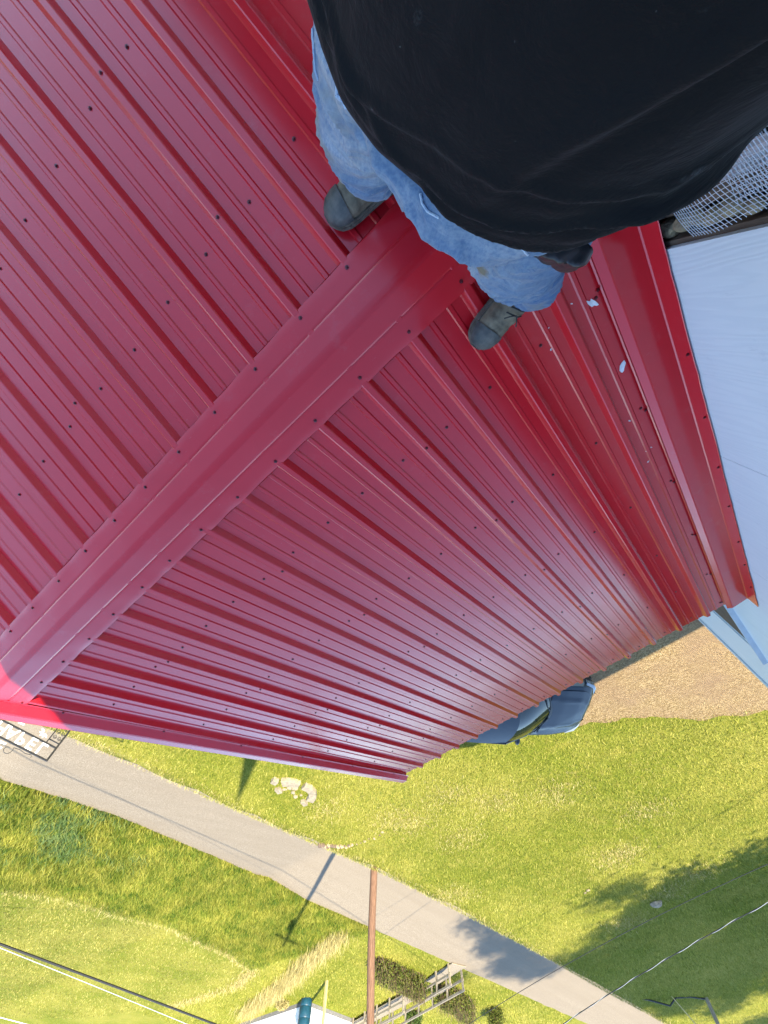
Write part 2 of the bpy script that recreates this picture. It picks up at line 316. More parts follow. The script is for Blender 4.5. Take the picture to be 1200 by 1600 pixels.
# ------------------------------------------------------------------ ground, road, drive
GZ = -6.0
EY = np.array([-300, -40, 0, 2.15, 10.3, 13.7, 19.5, 35, 60, 300.]); EX = np.array([16, 15.2, 14.2, 13.9, 12.7, 12.3, 11.85, 11.5, 11.3, 11.])
FY = np.array([-300, -40, 1.82, 4, 6.7, 10.3, 15.2, 19.1, 23, 28, 33.6, 40, 47.4, 300]); FX = np.array([18, 18.4, 18.94, 19.17, 19.8, 21.0, 22.63, 22.99, 22.71, 22.4, 22.05, 21.65, 21.19, 14])
def zroad(y): return -6.7 - .19 * np.clip(np.asarray(y, float) - 2, 0, 14)
def TER(x, y):
    x = np.asarray(x, float); y = np.asarray(y, float)
    d = np.clip((x - np.interp(y, EY, EX)) / 1.3, 0, 1); d = d * d * (3 - 2 * d)
    g = GZ + (zroad(y) - GZ) * d
    r = np.hypot(x, y); far = np.clip((r - 85) / 170, 0, 1); far = far * far * (3 - 2 * far)  # far ground rises into unseen hills, added for the steel roof to reflect
    return g + far * (24 + 8 * np.sin(np.arctan2(y, x) * 5 + 1)) + .02 * np.sin(x * 1.1 + y * .7) * (1 - d)
def T(x, y): return float(TER(x, y))
def axis(lo, hi, a, b, fine, coarse_n):
    m = np.arange(a, b + 1e-6, fine)
    return np.concatenate([a - np.geomspace(1, a - lo, coarse_n)[::-1], m, b + np.geomspace(1, hi - b, coarse_n)])
gx = axis(-600, 900, -20, 60, .35, 26); gy = axis(-600, 900, -12, 60, .5, 26)
XX, YY = np.meshgrid(gx, gy, indexing='ij'); ZZ = TER(XX, YY)
nx, ny = len(gx), len(gy); idx = np.arange(nx * ny).reshape(nx, ny)
a, b, c, d = idx[:-1, :-1].ravel(), idx[1:, :-1].ravel(), idx[1:, 1:].ravel(), idx[:-1, 1:].ravel()
tag(np_mesh('ground', np.stack([XX.ravel(), YY.ravel(), ZZ.ravel()], 1), np.concatenate([np.stack([a, b, c], 1), np.stack([a, c, d], 1)]), 'ground'), kind='structure')

mb = MB(); ys = np.concatenate([np.arange(-60, 90, .4)]); rows = []
for i, y in enumerate(ys):
    j1 = .10 * noise.noise((y * .9, 3, 0)) + .06 * noise.noise((y * 4, 9, 0)); j0 = .08 * noise.noise((y * 1.1, 30, 0))
    x0 = float(np.interp(y, EY, EX)) + 1.05 + j0; x1 = float(np.interp(y, FY, FX)) + j1
    rows.append([(x0 + (x1 - x0) * k / 6, y, float(zroad(y)) + .03 + .03 * (1 - abs(k - 3) / 3)) for k in range(7)] )
mb.rings(rows, close=False)
tag(mb.build('road', 'road', smooth=True), kind='structure')

GE = [(3.35, 3), (3.3, 9), (3.2, 11.45), (2.43, 11.4), (1.44, 12.0), (.17, 13.2), (-1.24, 14.0), (-6, 16), (-30, 20)]
mb = MB(); rows = []
for x in np.arange(-30, 3.31, .15):
    yb = float(np.interp(x, [-30, -6, -1.24, .17, 1.44, 2.43, 3.0, 3.3], [20, 16, 14.0, 13.2, 12.0, 11.4, 11.2, 10.4])) + .22 * noise.noise((x * 2.1, 5, 0)) + .10 * noise.noise((x * 7, 5, 0))
    rows.append([(x, 2.8 + (yb - 2.8) * k / 10, T(x, 2.8 + (yb - 2.8) * k / 10) + .012 + .01 * math.sin(k)) for k in range(11)])
mb.rings(rows, close=False); tag(mb.build('gravel_drive', 'gravel', smooth=True), kind='structure')

LOBE = [(28.3, -30), (28.5, 0), (28.78, 5.85), (28.84, 8.64), (30.63, 12.85), (32.03, 17.9), (32.0, 21.0), (32.98, 23.57), (36.0, 24.66), (42.84, 24.1), (50.58, 21.19), (55.6, 16.9), (57, -30)]
def inside(poly, x, y):
    x = np.asarray(x, float); y = np.asarray(y, float); r = np.zeros(x.shape, bool); j = len(poly) - 1
    for i in range(len(poly)):
        xi, yi = poly[i]; xj, yj = poly[j]
        cnd = ((yi > y) != (yj > y)) & (x < (xj - xi) * (y - yi) / (yj - yi + 1e-12) + xi); r ^= cnd; j = i
    return r

# ------------------------------------------------------------------ grass
def blades(name, xs, ys, hmin, hmax, width, lean, m, label, cat='grass', zoff=0.0):
    n = len(xs); zs = TER(xs, ys) + zoff
    an = RNG.uniform(0, 2 * np.pi, n); h = RNG.uniform(hmin, hmax, n); ln = RNG.uniform(.2, 1, n) * lean * h; la = RNG.uniform(0, 2 * np.pi, n); wd = width * RNG.uniform(.6, 1.3, n)
    P = np.stack([xs, ys, zs], 1); D = np.stack([np.cos(an), np.sin(an), 0 * an], 1) * wd[:, None] / 2; L = np.stack([np.cos(la), np.sin(la), 0 * la], 1) * ln[:, None]
    up = np.zeros((n, 3)); up[:, 2] = h
    V = np.concatenate([P - D, P + D, P + D * .7 + L * .35 + up * .6, P - D * .7 + L * .35 + up * .6, P + L + up], 0)
    i = np.arange(n); F = np.concatenate([np.stack([i, i + n, i + 2 * n], 1), np.stack([i, i + 2 * n, i + 3 * n], 1), np.stack([i + 3 * n, i + 2 * n, i + 4 * n], 1)])
    return tag(np_mesh(name, V, F, m), label, cat, kind='stuff')
def scatter(n, x0, x1, y0, y1): return RNG.uniform(x0, x1, n), RNG.uniform(y0, y1, n)
def edge_of(y): return np.interp(y, EY, EX)
def far_of(y): return np.interp(y, FY, FX)
def gravel_y(x): return np.interp(x, [-30, -6, -1.24, .17, 1.44, 2.43, 3.0, 3.3, 3.35], [20, 16, 14.0, 13.2, 12.0, 11.4, 11.2, 10.4, 2.0])
x, y = scatter(420000, -3, 13.4, 1.5, 40)
keep = (x < edge_of(y) + 1.1) & (y > gravel_y(x) - .25 * RNG.random(len(x)) ** 2) & ~((x < 2.9) & (y < 4)) & (RNG.random(len(x)) < np.clip(1.35 - y / 42, .3, 1))
blades('lawn_grass', x[keep], y[keep], .03, .085, .012, 1.3, 'lawnblade', 'short yellow green lawn grass round the chapel above the road')
x, y = scatter(260000, 18, 34, -3, 25)
keep = (x > far_of(y) - .10 * RNG.random(len(x))) & ~inside(LOBE, x, y) & (y < 24.2 - .1 * (x - 24)) & (RNG.random(len(x)) < .95)
nz = np.array([noise.noise((a * .45, b * .45, 4)) + .5 * noise.noise((a * 1.4, b * 1.4, 8)) for a, b in zip(x, y)])
bl = keep & (RNG.random(len(x)) < np.clip(.25 + nz * 1.6, 0, .85) * np.clip((10 - y) / 6, 0, 1) * np.clip((26 - x) / 3, 0, 1))
blades('tall_grass', x[keep & ~bl], y[keep & ~bl], .08, .30, .024, 1.3, 'tallblade', 'tall unmown yellow green grass between the road and the mown field')
blades('blue_green_grass', x[bl], y[bl], .10, .34, .034, 1.4, 'blueblade', 'blue green patches of rank grass beside the road')
x, y = scatter(90000, 28, 57, -6, 25); keep = inside(LOBE, x, y) & (RNG.random(len(x)) < np.clip(1.6 - x / 50, .3, 1))
blades('mown_field_grass', x[keep], y[keep], .03, .10, .035, 1.4, 'fieldblade', 'mown pale field grass in a rounded lobe beyond the tall grass')
x, y = scatter(80000, 21, 46, 22, 46); keep = (x > far_of(y) + .05) & (y > 24.0 - .1 * (x - 24)) & ~inside(LOBE, x, y) & ~((x > 34) & (y > 29.5))
blades('verge_grass', x[keep], y[keep], .03, .11, .03, 1.2, 'lawnblade', 'short green lawn round the far house and its wooden walkway')
tt = RNG.random(5000); px = np.interp(tt, [0, .3, .6, 1], [24.4, 28.3, 33.0, 39.5]); py = np.interp(tt, [0, .3, .6, 1], [23.2, 24.5, 26.4, 28.2])
blades('dry_straw_tuft', px + RNG.normal(0, .45, 5000), py + RNG.normal(0, .3, 5000), .25, .75, .03, .8, 'straw', 'band of pale dry straw edging the lawn of the far house')
tt = RNG.random(4200); yy = 1.5 + 40 * tt ** 1.2
blades('roadside_straw', edge_of(yy) + RNG.normal(-.05, .22, 4200), yy, .03, .10, .016, 1.6, 'straw', 'pale dry grass along the lip of the lawn above the road')
c0 = RNG.integers(0, 14, 9000); cx = RNG.uniform(3, 12, 14); cy = RNG.uniform(9, 24, 14); cx[:4] = (7.6, 9.3, 8.7, 6.6); cy[:4] = (11.4, 11.9, 13.6, 12.6)
x = cx[c0] + RNG.normal(0, .45, 9000) + RNG.normal(0, .2, 9000); y = cy[c0] + RNG.normal(0, .38, 9000); k = (x < edge_of(y)) & (y > gravel_y(x))
blades('thatch_patch', x[k], y[k], .02, .07, .016, 2.2, 'straw', 'pale patches of dead thatch in the lawn below the eave')

LB = np.array(LOBE[2:10]); tt = RNG.random(5200) * (len(LB) - 1); ki = tt.astype(int); fr = (tt - ki)[:, None]; q = LB[ki] * (1 - fr) + LB[ki + 1] * fr + RNG.normal(0, .28, (5200, 2))
blades('field_edge_straw', q[:, 0], q[:, 1], .05, .18, .035, 1.5, 'straw', 'pale cut straw edging the mown field lobe')

# ------------------------------------------------------------------ chapel wing with red steel roof
PT = .3155; CT, ST = math.cos(PT), math.sin(PT); SP = .2286; EAVE = 3.56; XW = -.785; XG = 2.73
def on(side, x, d, n=0.0):
    return (x, side * (d * CT + n * ST), -d * ST + n * CT)
chapel = empty('chapel_wing', (0, 0, 0), 'low chapel wing with crimson ribbed steel roof that the man stands on', 'chapel')
mb = MB(); wy = 3.05; zt = -wy * math.tan(PT) - .10
poly = [(-wy, GZ - .3), (wy, GZ - .3), (wy, zt), (0, -.10), (-wy, zt)]
mb.prism(poly, lambda p: (XW + .02, p[0], p[1]), lambda p: (2.55, p[0], p[1])); mb.build('wall', 'siding', chapel)
for s in (1, -1):
    mb = MB(); mb.prism([(.02, -.035), (EAVE - .10, -.035), (EAVE - .10, -.006), (.02, -.006)], lambda p: on(s, XW + .02, p[0], p[1]), lambda p: on(s, XG - .02, p[0], p[1])); mb.build('roof_deck', 'stud', chapel)
    mb = MB(); mb.prism([(EAVE - .10, -.16), (EAVE - .07, -.16), (EAVE - .07, -.010), (EAVE - .10, -.010)], lambda p: on(s, XW + .02, p[0], p[1]), lambda p: on(s, XG - .02, p[0], p[1])); mb.build('fascia', 'trim', chapel)
def profile(k0, k1, base, lift=0.0):
    """cross-section of a sheet: trapezoid ribs every 9 inches with two pencil ribs between"""
    P = []
    for k in range(k0, k1 + 1):
        c = base + SP * k
        P += [(c - .029, 0), (c - .0140, .0225), (c - .0100, .0245), (c + .0100, .0245), (c + .0140, .0225), (c + .029, 0)]
        if k < k1:
            for q in (1, 2):
                m = c + SP * q / 3; P += [(m - .0115, 0), (m - .0065, .0046), (m + .0065, .0046), (m + .0115, 0)]
    return [(p[0], p[1] + lift) for p in P]
BASE = {1: -.018, -1: .000}
def make_panel(side, k0, k1, lift):
    pf = profile(k0, k1, BASE[side], lift); mb = MB()
    xmin, xmax = XW + .004, XG
    top = [(min(max(x, xmin), xmax), n) for x, n in pf]
    ds = [.05] + [.05 + (EAVE - .05) * i / 12 for i in range(1, 13)]
    for dz, flip in ((0, 0), (-.0009, 1)):
        mb.rings([[on(side, x, dd + (0.004 * math.sin(x * 9) if dd == ds[-1] else 0), n + dz) for x, n in top] for dd in ds], close=False)
    n = len(top); m = len(ds)
    # close the eave edge
    o1 = (m - 1) * n; o2 = m * n + (m - 1) * n
    mb.f += [(o1 + j, o1 + j + 1, o2 + j + 1, o2 + j) for j in range(n - 1)]
    return mb.build('roof_panel', 'red', chapel)
def screw_proto():
    mb = MB(); rg = []
    for r, z in ((.0072, 0), (.0072, .0014), (.0044, .0016), (.0044, .0052), (.0026, .006)):
        rg.append([(r * math.cos(R(60 * k)), r * math.sin(R(60 * k)), z) for k in range(6)])
    mb.rings(rg); o = mb.build('screw', 'screw'); return o
scr = screw_proto(); first = [True]
def put_screw(side, x, d, n, parent):
    o = scr if first[0] else dup(scr); first[0] = False
    o.parent = parent; o.location = on(side, x, d, n); o.rotation_euler = (-side * PT + random.uniform(-.06, .06), random.uniform(-.06, .06), random.uniform(0, 1))
rows_d = [.540, 1.150, 1.745, 2.342, 2.940, 3.49]
for side, starts in ((1, [(-4, -3), (-3, 1), (1, 5), (5, 9), (9, 12)]), (-1, [(-3, 1), (1, 5), (5, 9), (9, 12)])):
    for i, (k0, k1) in enumerate(starts):
        if k1 == -3: continue
        p = make_panel(side, k0, k1, .0011 * (i % 2))
        for k in range(k0, k1):
            for d in rows_d:
                if side < 0 and d > 1.8 and k < 6: continue      # far down the hidden left slope
                x = BASE[side] + SP * (k + .5)
                if x < -.60 or x > XG - .08: continue
                put_screw(side, x + random.uniform(-.006, .006), d + random.uniform(-.012, .012), .0002 + .0011 * (i % 2), p)
        if k0 > -3:
            for d in rows_d:
                if side < 0 and d > 1.8: continue
                put_screw(side, BASE[side] + SP * k0, d + random.uniform(.0, .03), .0255, p)
# ridge cap
def cap_n(s):
    a = abs(s); n = .0262
    if a > .155: n -= (a - .155) * .25
    n -= .0022 * math.exp(-((a - .080) / .0035) ** 2)
    if a < .075: n += .006 * (1 - (a / .075)) ** 1.0
    return n
ss = sorted(set([round(v, 4) for v in list(np.linspace(-.165, .165, 23)) + [-.091, -.087, -.083, -.080, -.077, -.073, -.069, .069, .073, .077, .080, .083, .087, .091, -.012, -.006, 0, .006, .012]]))
XC1 = 2.90; mb = MB(); rws = []
for x in np.arange(XW + .004, XC1 + .001, .02):
    row = []
    for s in ss:
        side = 1 if s >= 0 else -1; a = abs(s); n = cap_n(s)
        ph = (x - BASE[side]) / SP
        dent = -.0016 * max(0, (a - .10) / .065) * (0.5 - .5 * math.cos(2 * math.pi * ph)) + .0012 * noise.noise((x * 5, s * 9, 2)) + .0028 * max(0, (a - .09) / .07) * noise.noise((x * 9, s * 4, 7))
        q = on(side, x, a, n + dent); row.append((q[0], q[1], q[2] - (.006 if a < .004 else 0) * 0))
    rws.append(row)
mb.rings(rws, close=False)
for s in (-.165, .165):   # turned-under hem along both edges
    sd = 1 if s > 0 else -1
    mb.rings([[on(sd, x, .165, .0237), on(sd, x, .166, .0200), on(sd, x, .154, .0195)] for x in np.arange(XW + .004, XC1, .2)], close=False)
cap = mb.build('ridge_cap', 'red', chapel, smooth=True)
for side in (1, -1):
    for k in range(-2, 13):
        x = BASE[side] + SP * k + .004
        if x < XW + .05 or x > XC1 - .03: continue
        put_screw(side, x + random.uniform(-.008, .008), .136 + random.uniform(-.006, .004), .0262, cap)
# gable rake trim, one length on each slope
for side in (1, -1):
    mb = MB(); pr = [(2.715, .0262), (2.735, .0272), (2.768, .058), (2.780, .0595), (2.828, .0595), (2.838, .056), (2.838, -.11), (2.822, -.115)]
    def sk(d): return -.05 * (d - 1.8) / 1.8 if side > 0 else 0
    mb.rings([[on(side, x + sk(d) * (.5 + .5 * (x - 2.7) / .17), d, n) for x, n in pr] for d in np.linspace(.03, EAVE + .02, 16)], close=False)
    tr = mb.build('rake_trim', 'red', chapel)
    for d in np.arange(.35, 3.5, .6): put_screw(side, 2.73 + sk(d) * .5, d, .0268, tr)
# side-wall flashing against the church front
for side in (1, -1):
    mb = MB()
    def fl(d):
        j = .006 * noise.noise((d * 3, side * 5, 0)) + .004 * noise.noise((d * 11, side, 3))
        return [(-.616, .0262), (-.621, .0285), (-.644, .040), (-.650, .041), (-.768, .030), (-.7725, .034), (-.7755, .117 + j), (-.7775, .119 + j), (-.7795, .112 + j)]
    mb.rings([[on(side, x, d, n) for x, n in fl(d)] for d in np.linspace(.10, EAVE + .03, 60)], close=False)
    flo = mb.build('wall_flashing', 'red', chapel)
    if side > 0:
        for d in (.51, 1.165, 1.757, 2.362, 2.954, 3.49): put_screw(1, -.606, d, .004, flo)
        for d in (.94, 1.32, 1.71, 2.09, 2.52, 2.85, 3.23): put_screw(1, -.770, d, .10, flo)

# ------------------------------------------------------------------ church behind (front wall, window, gable roof, spire)
church = empty('church', (0, 0, GZ), 'white church front wall of wood grain siding rising beside the red roof', 'church')
church_off = (0, 0, -GZ)
ZA, YEV, ZEV, XR = 3.30, 6.8, -1.15, -.25; TP = (ZA - ZEV) / YEV
def rake(y): return ZA - TP * abs(y)
def cb(mb, name, m, par=church, **k):
    mb.v = [(p[0], p[1], p[2] - GZ) for p in mb.v] if par is church or par.parent is church else mb.v
    return mb.build(name, m, par, **k)
def yz_prism(poly, x0, x1): return MB().prism(poly, lambda p: (x0, p[0], p[1]), lambda p: (x1, p[0], p[1]))
YC = 6.47
# structural wall behind the siding, with the opening the mesh hangs over
OY0, OY1, OZ0, OZ1 = -.42, .485, -.30, 1.25
for poly in ([(-YC, GZ - .3), (OY0, GZ - .3), (OY0, rake(OY0) - .12), (-YC, rake(YC) - .12)], [(OY1, GZ - .3), (YC, GZ - .3), (YC, rake(YC) - .12), (OY1, rake(OY1) - .12)],
             [(OY0, OZ1), (OY1, OZ1), (OY1, rake(OY1) - .12), (0, ZA - .12), (OY0, rake(OY0) - .12)], [(OY0, GZ - .3), (OY1, GZ - .3), (OY1, OZ0), (OY0, OZ0)]):
    cb(yz_prism(poly, -1.05, XW - .014), 'wall', 'stud')
cb(yz_prism([(OY0 - .1, OZ0 - .1), (OY1 + .1, OZ0 - .1), (OY1 + .1, OZ1 + .1), (OY0 - .1, OZ1 + .1)], -1.12, -1.06), 'cavity_shade_sheet', 'darkvoid')  # added dark sheet; the opening's interior shade is put into its colour
WY0, WY1, WZ0, WZ1 = 4.15, 5.10, -3.25, -1.745
def panel(y0, y1, z0=GZ - .05, ztop=None):
    g = .0015
    if ztop is None:
        poly = [(y0 + g, z0), (y1 - g, z0), (y1 - g, rake(y1) - .10)] + ([(0, ZA - .10)] if y0 < 0 < y1 else []) + [(y0 + g, rake(y0) - .10)]
    else: poly = [(y0 + g, z0), (y1 - g, z0), (y1 - g, ztop), (y0 + g, ztop)]
    return cb(yz_prism(poly, XW - .0135, XW), 'siding_panel', 'siding')
for y0, y1 in ((.500, 1.575), (1.575, 2.795), (2.795, WY0)): panel(y0, y1)
panel(WY0, WY1, z0=WZ1 + .002); panel(WY0, WY1, ztop=WZ0 - .002); panel(WY1, YC - .002)
for y0, y1 in ((OY0 - 1.22, OY0), (OY0 - 2.44, OY0 - 1.22), (OY0 - 3.66, OY0 - 2.44), (OY0 - 4.88, OY0 - 3.66), (-YC, OY0 - 4.88)): panel(y0, y1)
panel(OY0, OY1 + .015, z0=OZ1)
cb(MB().box(XW - .3, XW + .018, YC - .001, YC + .03, GZ - .05, rake(YC) - .1), 'corner_board', 'trim'); cb(MB().box(XW + .001, XW + .019, YC - .10, YC - .002, GZ - .05, rake(YC) - .1), 'corner_board', 'trim')
win = cb(yz_prism([(WY0, WZ0), (WY1, WZ0), (WY1, WZ1), (WY0, WZ1)], XW - .05, XW - .045), 'window', 'glass')
for nm, y0, y1, z0, z1, pr_ in (('head_casing', WY0 - .10, WY1 - .01, WZ1 + .004, WZ1 + .10, .026), ('jamb', WY1 - .045, WY1 - .002, WZ0, WZ1 - .002, -.012), ('jamb', WY0 + .002, WY0 + .045, WZ0, WZ1 - .002, -.012), ('sill', WY0 - .08, WY1 + .08, WZ0 - .09, WZ0 - .004, .045), ('drip_cap', WY0 - .12, WY1 + .01, WZ1 + .102, WZ1 + .118, .05), ('mullion', WY0 + .45, WY0 + .49, WZ0, WZ1 - .05, -.02)):
    m_ = MB().box(XW - .044, XW + pr_, y0, y1, z0, z1); m_.v = [(p[0], p[1], p[2] - GZ) for p in m_.v]; m_.build(nm, 'trim', win)
for s in (1, -1):
    r_ = MB(); r_.prism([(0, ZA), (s * YEV, ZEV), (s * YEV, ZEV - .14), (0, ZA - .14)], lambda p: (-19, p[0], p[1] + .06), lambda p: (XR, p[0], p[1] + .06)); cb(r_, 'roof', 'red')
cb(MB().box(-19, -1.06, -YC, YC, GZ - .3, ZEV - .1), 'nave_wall', 'siding')
sp_ = MB(); bx_, h_ = -.42, .42
sp_.rings([[(bx_ + a * .17, b * .17, z) for a, b in ((-1, -1), (1, -1), (1, 1), (-1, 1))] for z in (ZA - .35, ZA + .12)] + [[(bx_ + a * .15, b * .15, ZA + .16) for a, b in ((-1, -1), (1, -1), (1, 1), (-1, 1))], [(bx_ + a * .012, b * .012, 5.18) for a, b in ((-1, -1), (1, -1), (1, 1), (-1, 1))]])
cb(sp_, 'spire', 'shingle')
# cavity: stud, stones, galvanised strips
cb(MB().box(-.90, -.812, .375, .418, -.2, 1.2), 'stud', 'stud'); cb(MB().box(-.90, -.815, -.05, -.01, -.2, 1.2), 'stud', 'stud')
def rock(cx, cy, cz, r, sx=1, sy=1, sz=1, seed=0, n=2):
    bm = bmesh.new(); bmesh.ops.create_icosphere(bm, subdivisions=n, radius=r)
    for v in bm.verts:
        k = 1 + .35 * noise.noise(v.co * (1.6 / r) + Vector((seed * 3.1, seed, 0))); v.co = Vector((v.co.x * sx * k, v.co.y * sy * k, v.co.z * sz * k))
    mb = MB(); bm.verts.ensure_lookup_table(); mb.v = [(v.co.x + cx, v.co.y + cy, v.co.z + cz) for v in bm.verts]; mb.f = [tuple(v.index for v in f.verts) for f in bm.faces]; bm.free(); return mb
z = -.06; i = 0
while z < 1.1:
    h = random.uniform(.028, .05)
    cb(rock(-.822 + random.uniform(-.01, .01), .455 + random.uniform(-.008, .008), z, h, .8, random.uniform(.55, .9), random.uniform(.8, 1.1), i), 'stone', 'stone'); z += h * random.uniform(1.7, 2.4); i += 1
for i in range(5):
    y = .34 - i * .075; mb = MB()
    mb.rings([[(-.80 + .008 * math.sin(t * 3 + i), y - .03, -.02 + t * .16), (-.79, y - .012, -.02 + t * .16 + .01), (-.80, y + .012, -.02 + t * .16), (-.795, y + .03, -.025 + t * .16)] for t in np.linspace(0, 5, 14)], close=False)
    cb(mb, 'metal_strip', 'galvsheet')

# crumpled hardware cloth hanging over the opening
def mesh_layer(mb, y0, y1, z0, z1, step, fx, rw):
    ny_, nz_ = int((y1 - y0) / step), int((z1 - z0) / step)
    for i in range(ny_ + 1):
        y = y0 + i * step; mb.tube([fx(y, z0 + (z1 - z0) * k / 34) for k in range(35)], rw, 3, False)
    for j in range(nz_ + 1):
        z = z0 + j * step; mb.tube([fx(y0 + (y1 - y0) * k / 30, z) for k in range(31)], rw, 3, False)
def f1(y, z):
    a = (y - .46) / .8; zz = z + .30 * (y - .46) * 1.0
    return (-.757 + .010 * math.sin(y * 17 + z * 6) + .006 * math.sin(z * 23 + y * 5), y + .008 * math.sin(z * 9 + 1) + .003 * math.sin(z * 31), zz + .01 * math.sin(y * 13))
def f2(y, z):
    c_, s_ = math.cos(.22), math.sin(.22); u, v = y - .3, z - .5
    return (-.785 + .016 * math.sin(y * 13 + 2) + .012 * math.sin(z * 15), .3 + c_ * u - s_ * v * .6, .5 + s_ * u + c_ * v)
mb = MB(); mesh_layer(mb, -.36, .462, .150, 1.15, .0125, f1, .0009)
wm = mb.build('wire_mesh', 'galv'); tag(wm, 'crumpled sheet of galvanised wire mesh hung over the opening in the white wall', 'wire mesh')
mb = MB(); mesh_layer(mb, -.30, .40, .26, 1.05, .0125, f2, .0009)
tag(mb.build('wire_mesh', 'galv'), 'second layer of galvanised wire mesh folded behind the outer sheet', 'wire mesh')

# ------------------------------------------------------------------ the man straddling the ridge
person = empty('person', (-.3, 0, -.05), 'person in black shirt, faded jeans and worn boots straddling the red ridge', 'person')
PO = Vector((-.3, 0, -.05))
def loc(mb): mb.v = [(p[0] - PO.x, p[1] - PO.y, p[2] - PO.z) for p in mb.v]; return mb
def sphere(mb, c, rx, ry, rz, n=14, m=8):
    rg = []
    for i in range(m + 1):
        t = -math.pi / 2 + math.pi * i / m; r = max(.02, math.cos(t)); rg.append([(c[0] + rx * r * math.cos(2 * math.pi * k / n), c[1] + ry * r * math.sin(2 * math.pi * k / n), c[2] + rz * math.sin(t)) for k in range(n)])
    mb.rings(rg)
def limb(mb, pts, sides=14): mb.tube([p[:3] for p in pts], [p[3] for p in pts], sides)
# body: one continuous figure under the clothes
mb = MB()
mb.rings([ell((-.35, -.065, .80), .12, .14), ell((-.36, -.07, .95), .13, .14), ell((-.385, -.065, 1.12), .10, .125), ell((-.41, -.055, 1.28), .085, .12), ell((-.41, -.04, 1.39), .075, .12), ell((-.41, -.04, 1.46), .055, .06)])
limb(mb, [(-.41, -.04, 1.40, .06), (-.39, -.04, 1.56, .055)])
sphere(mb, (-.365, -.04, 1.66), .095, .075, .115); limb(mb, [(-.285, -.04, 1.655, .012), (-.262, -.04, 1.632, .016)]); sphere(mb, (-.30, -.04, 1.585), .04, .045, .035)
for s in (-1, 1): sphere(mb, (-.375, -.04 + s * .078, 1.655), .022, .012, .032)
hands = {-1: (-.125, -.055, 1.47), 1: (-.125, .140, 1.47)}
for s in (-1, 1):
    sh = (-.41, -.04 + s * .18, 1.385); el_ = (-.40, -.04 + s * .275, 1.125); h = Vector(hands[s])
    limb(mb, [(-.41, -.04 + s * .08, 1.385, .05), (*sh, .055), (*el_, .044)]); limb(mb, [(*el_, .044), (*(Vector(el_).lerp(h, .4)), .042), (*(Vector(el_).lerp(h, .88)), .030)])
    w_ = Vector(el_).lerp(h, .86); d_ = (h - Vector(el_)).normalized(); sd = Vector((0, 1, 0)); upv = sd.cross(d_)
    limb(mb, [(*w_, .030), (*(w_ + d_ * .045), .036), (*(w_ + d_ * .085), .034)])
    for q, ln in zip((-.028, -.010, .009, .027), (.060, .072, .068, .052)):
        b_ = w_ + d_ * .085 + upv * q; m1 = b_ + d_ * ln * .5 + sd * s * .012; m2 = m1 + d_ * ln * .28 - sd * s * .018; m3 = m2 - sd * s * .024
        limb(mb, [(*b_, .0100), (*m1, .0092), (*m2, .0085), (*m3, .0078)], 8)
    t0 = w_ + d_ * .03 + upv * .030; t1 = t0 + d_ * .03 + upv * .024; t2 = t1 + d_ * .030 - sd * s * .012
    limb(mb, [(*t0, .014), (*t1, .0115), (*t2, .0095)], 8)
for hp, kn, an in (((-.30, -.16, .80), (-.21, -.235, .42), (-.215, -.245, .03)), ((-.31, .06, .80), (-.285, .15, .43), (-.385, .268, .03))):
    limb(mb, [(*hp, .095), (*kn, .06), (*an, .045)])
remeshed(loc(mb), 'body', 'skin', person, .0075, 3)
mb = MB(); sphere(mb, (-.378, -.04, 1.685), .100, .083, .105, 18, 10); remeshed(loc(mb), 'hair', 'hair', person, .009, 2, lambda c: .006 * noise.noise(c * 60))
# jeans
mb = MB()
limb(mb, [(-.222, -.262, .045, .080), (-.212, -.255, .13, .087), (-.202, -.248, .27, .092), (-.198, -.238, .42, .099), (-.225, -.215, .58, .118), (-.270, -.176, .74, .142), (-.31, -.15, .86, .145)], 20)
limb(mb, [(-.382, .298, .045, .064), (-.378, .278, .13, .066), (-.350, .220, .26, .074), (-.294, .145, .42, .100), (-.280, .108, .58, .106), (-.300, .065, .74, .118), (-.325, .02, .86, .125)], 20)
mb.rings([ell((-.315, -.045, .69), .180, .17, e=2.3), ell((-.325, -.05, .76), .224, .205, e=2.5), ell((-.335, -.055, .81), .185, .230, e=2.4), ell((-.345, -.060, .87), .155, .21, e=2.4)])
def ridge(v): return (1 - abs(noise.noise(v))) ** 4
def denim_folds(c):
    p = c + PO
    n = .007 * noise.noise(Vector((p.x * 7 + p.z * 4, p.y * 7 - p.z * 5, p.z * 5)))
    sg_ = 1 if p.y > -.04 else -1
    n += .0130 * ridge(Vector((p.x * 5 + 3, p.y * 6 * sg_ + p.z * 10, p.z * 13 - p.y * 9 * sg_)))            # drag lines fanning from the crotch
    n += .0075 * ridge(Vector((p.x * 11, p.y * 11 + p.z * 8, p.z * 24 + p.x * 10)))
    if p.z < .34:                                            # stacked folds near the hem
        k = min(1, (.34 - p.z) / .2); n += .011 * k * (ridge(Vector((p.x * 4, p.y * 4 + 7, p.z * 15 + p.x * 7))) - .4)
    return n - .013
jeans = remeshed(loc(mb), 'jeans', 'denim', person, .0058, 6, denim_folds)
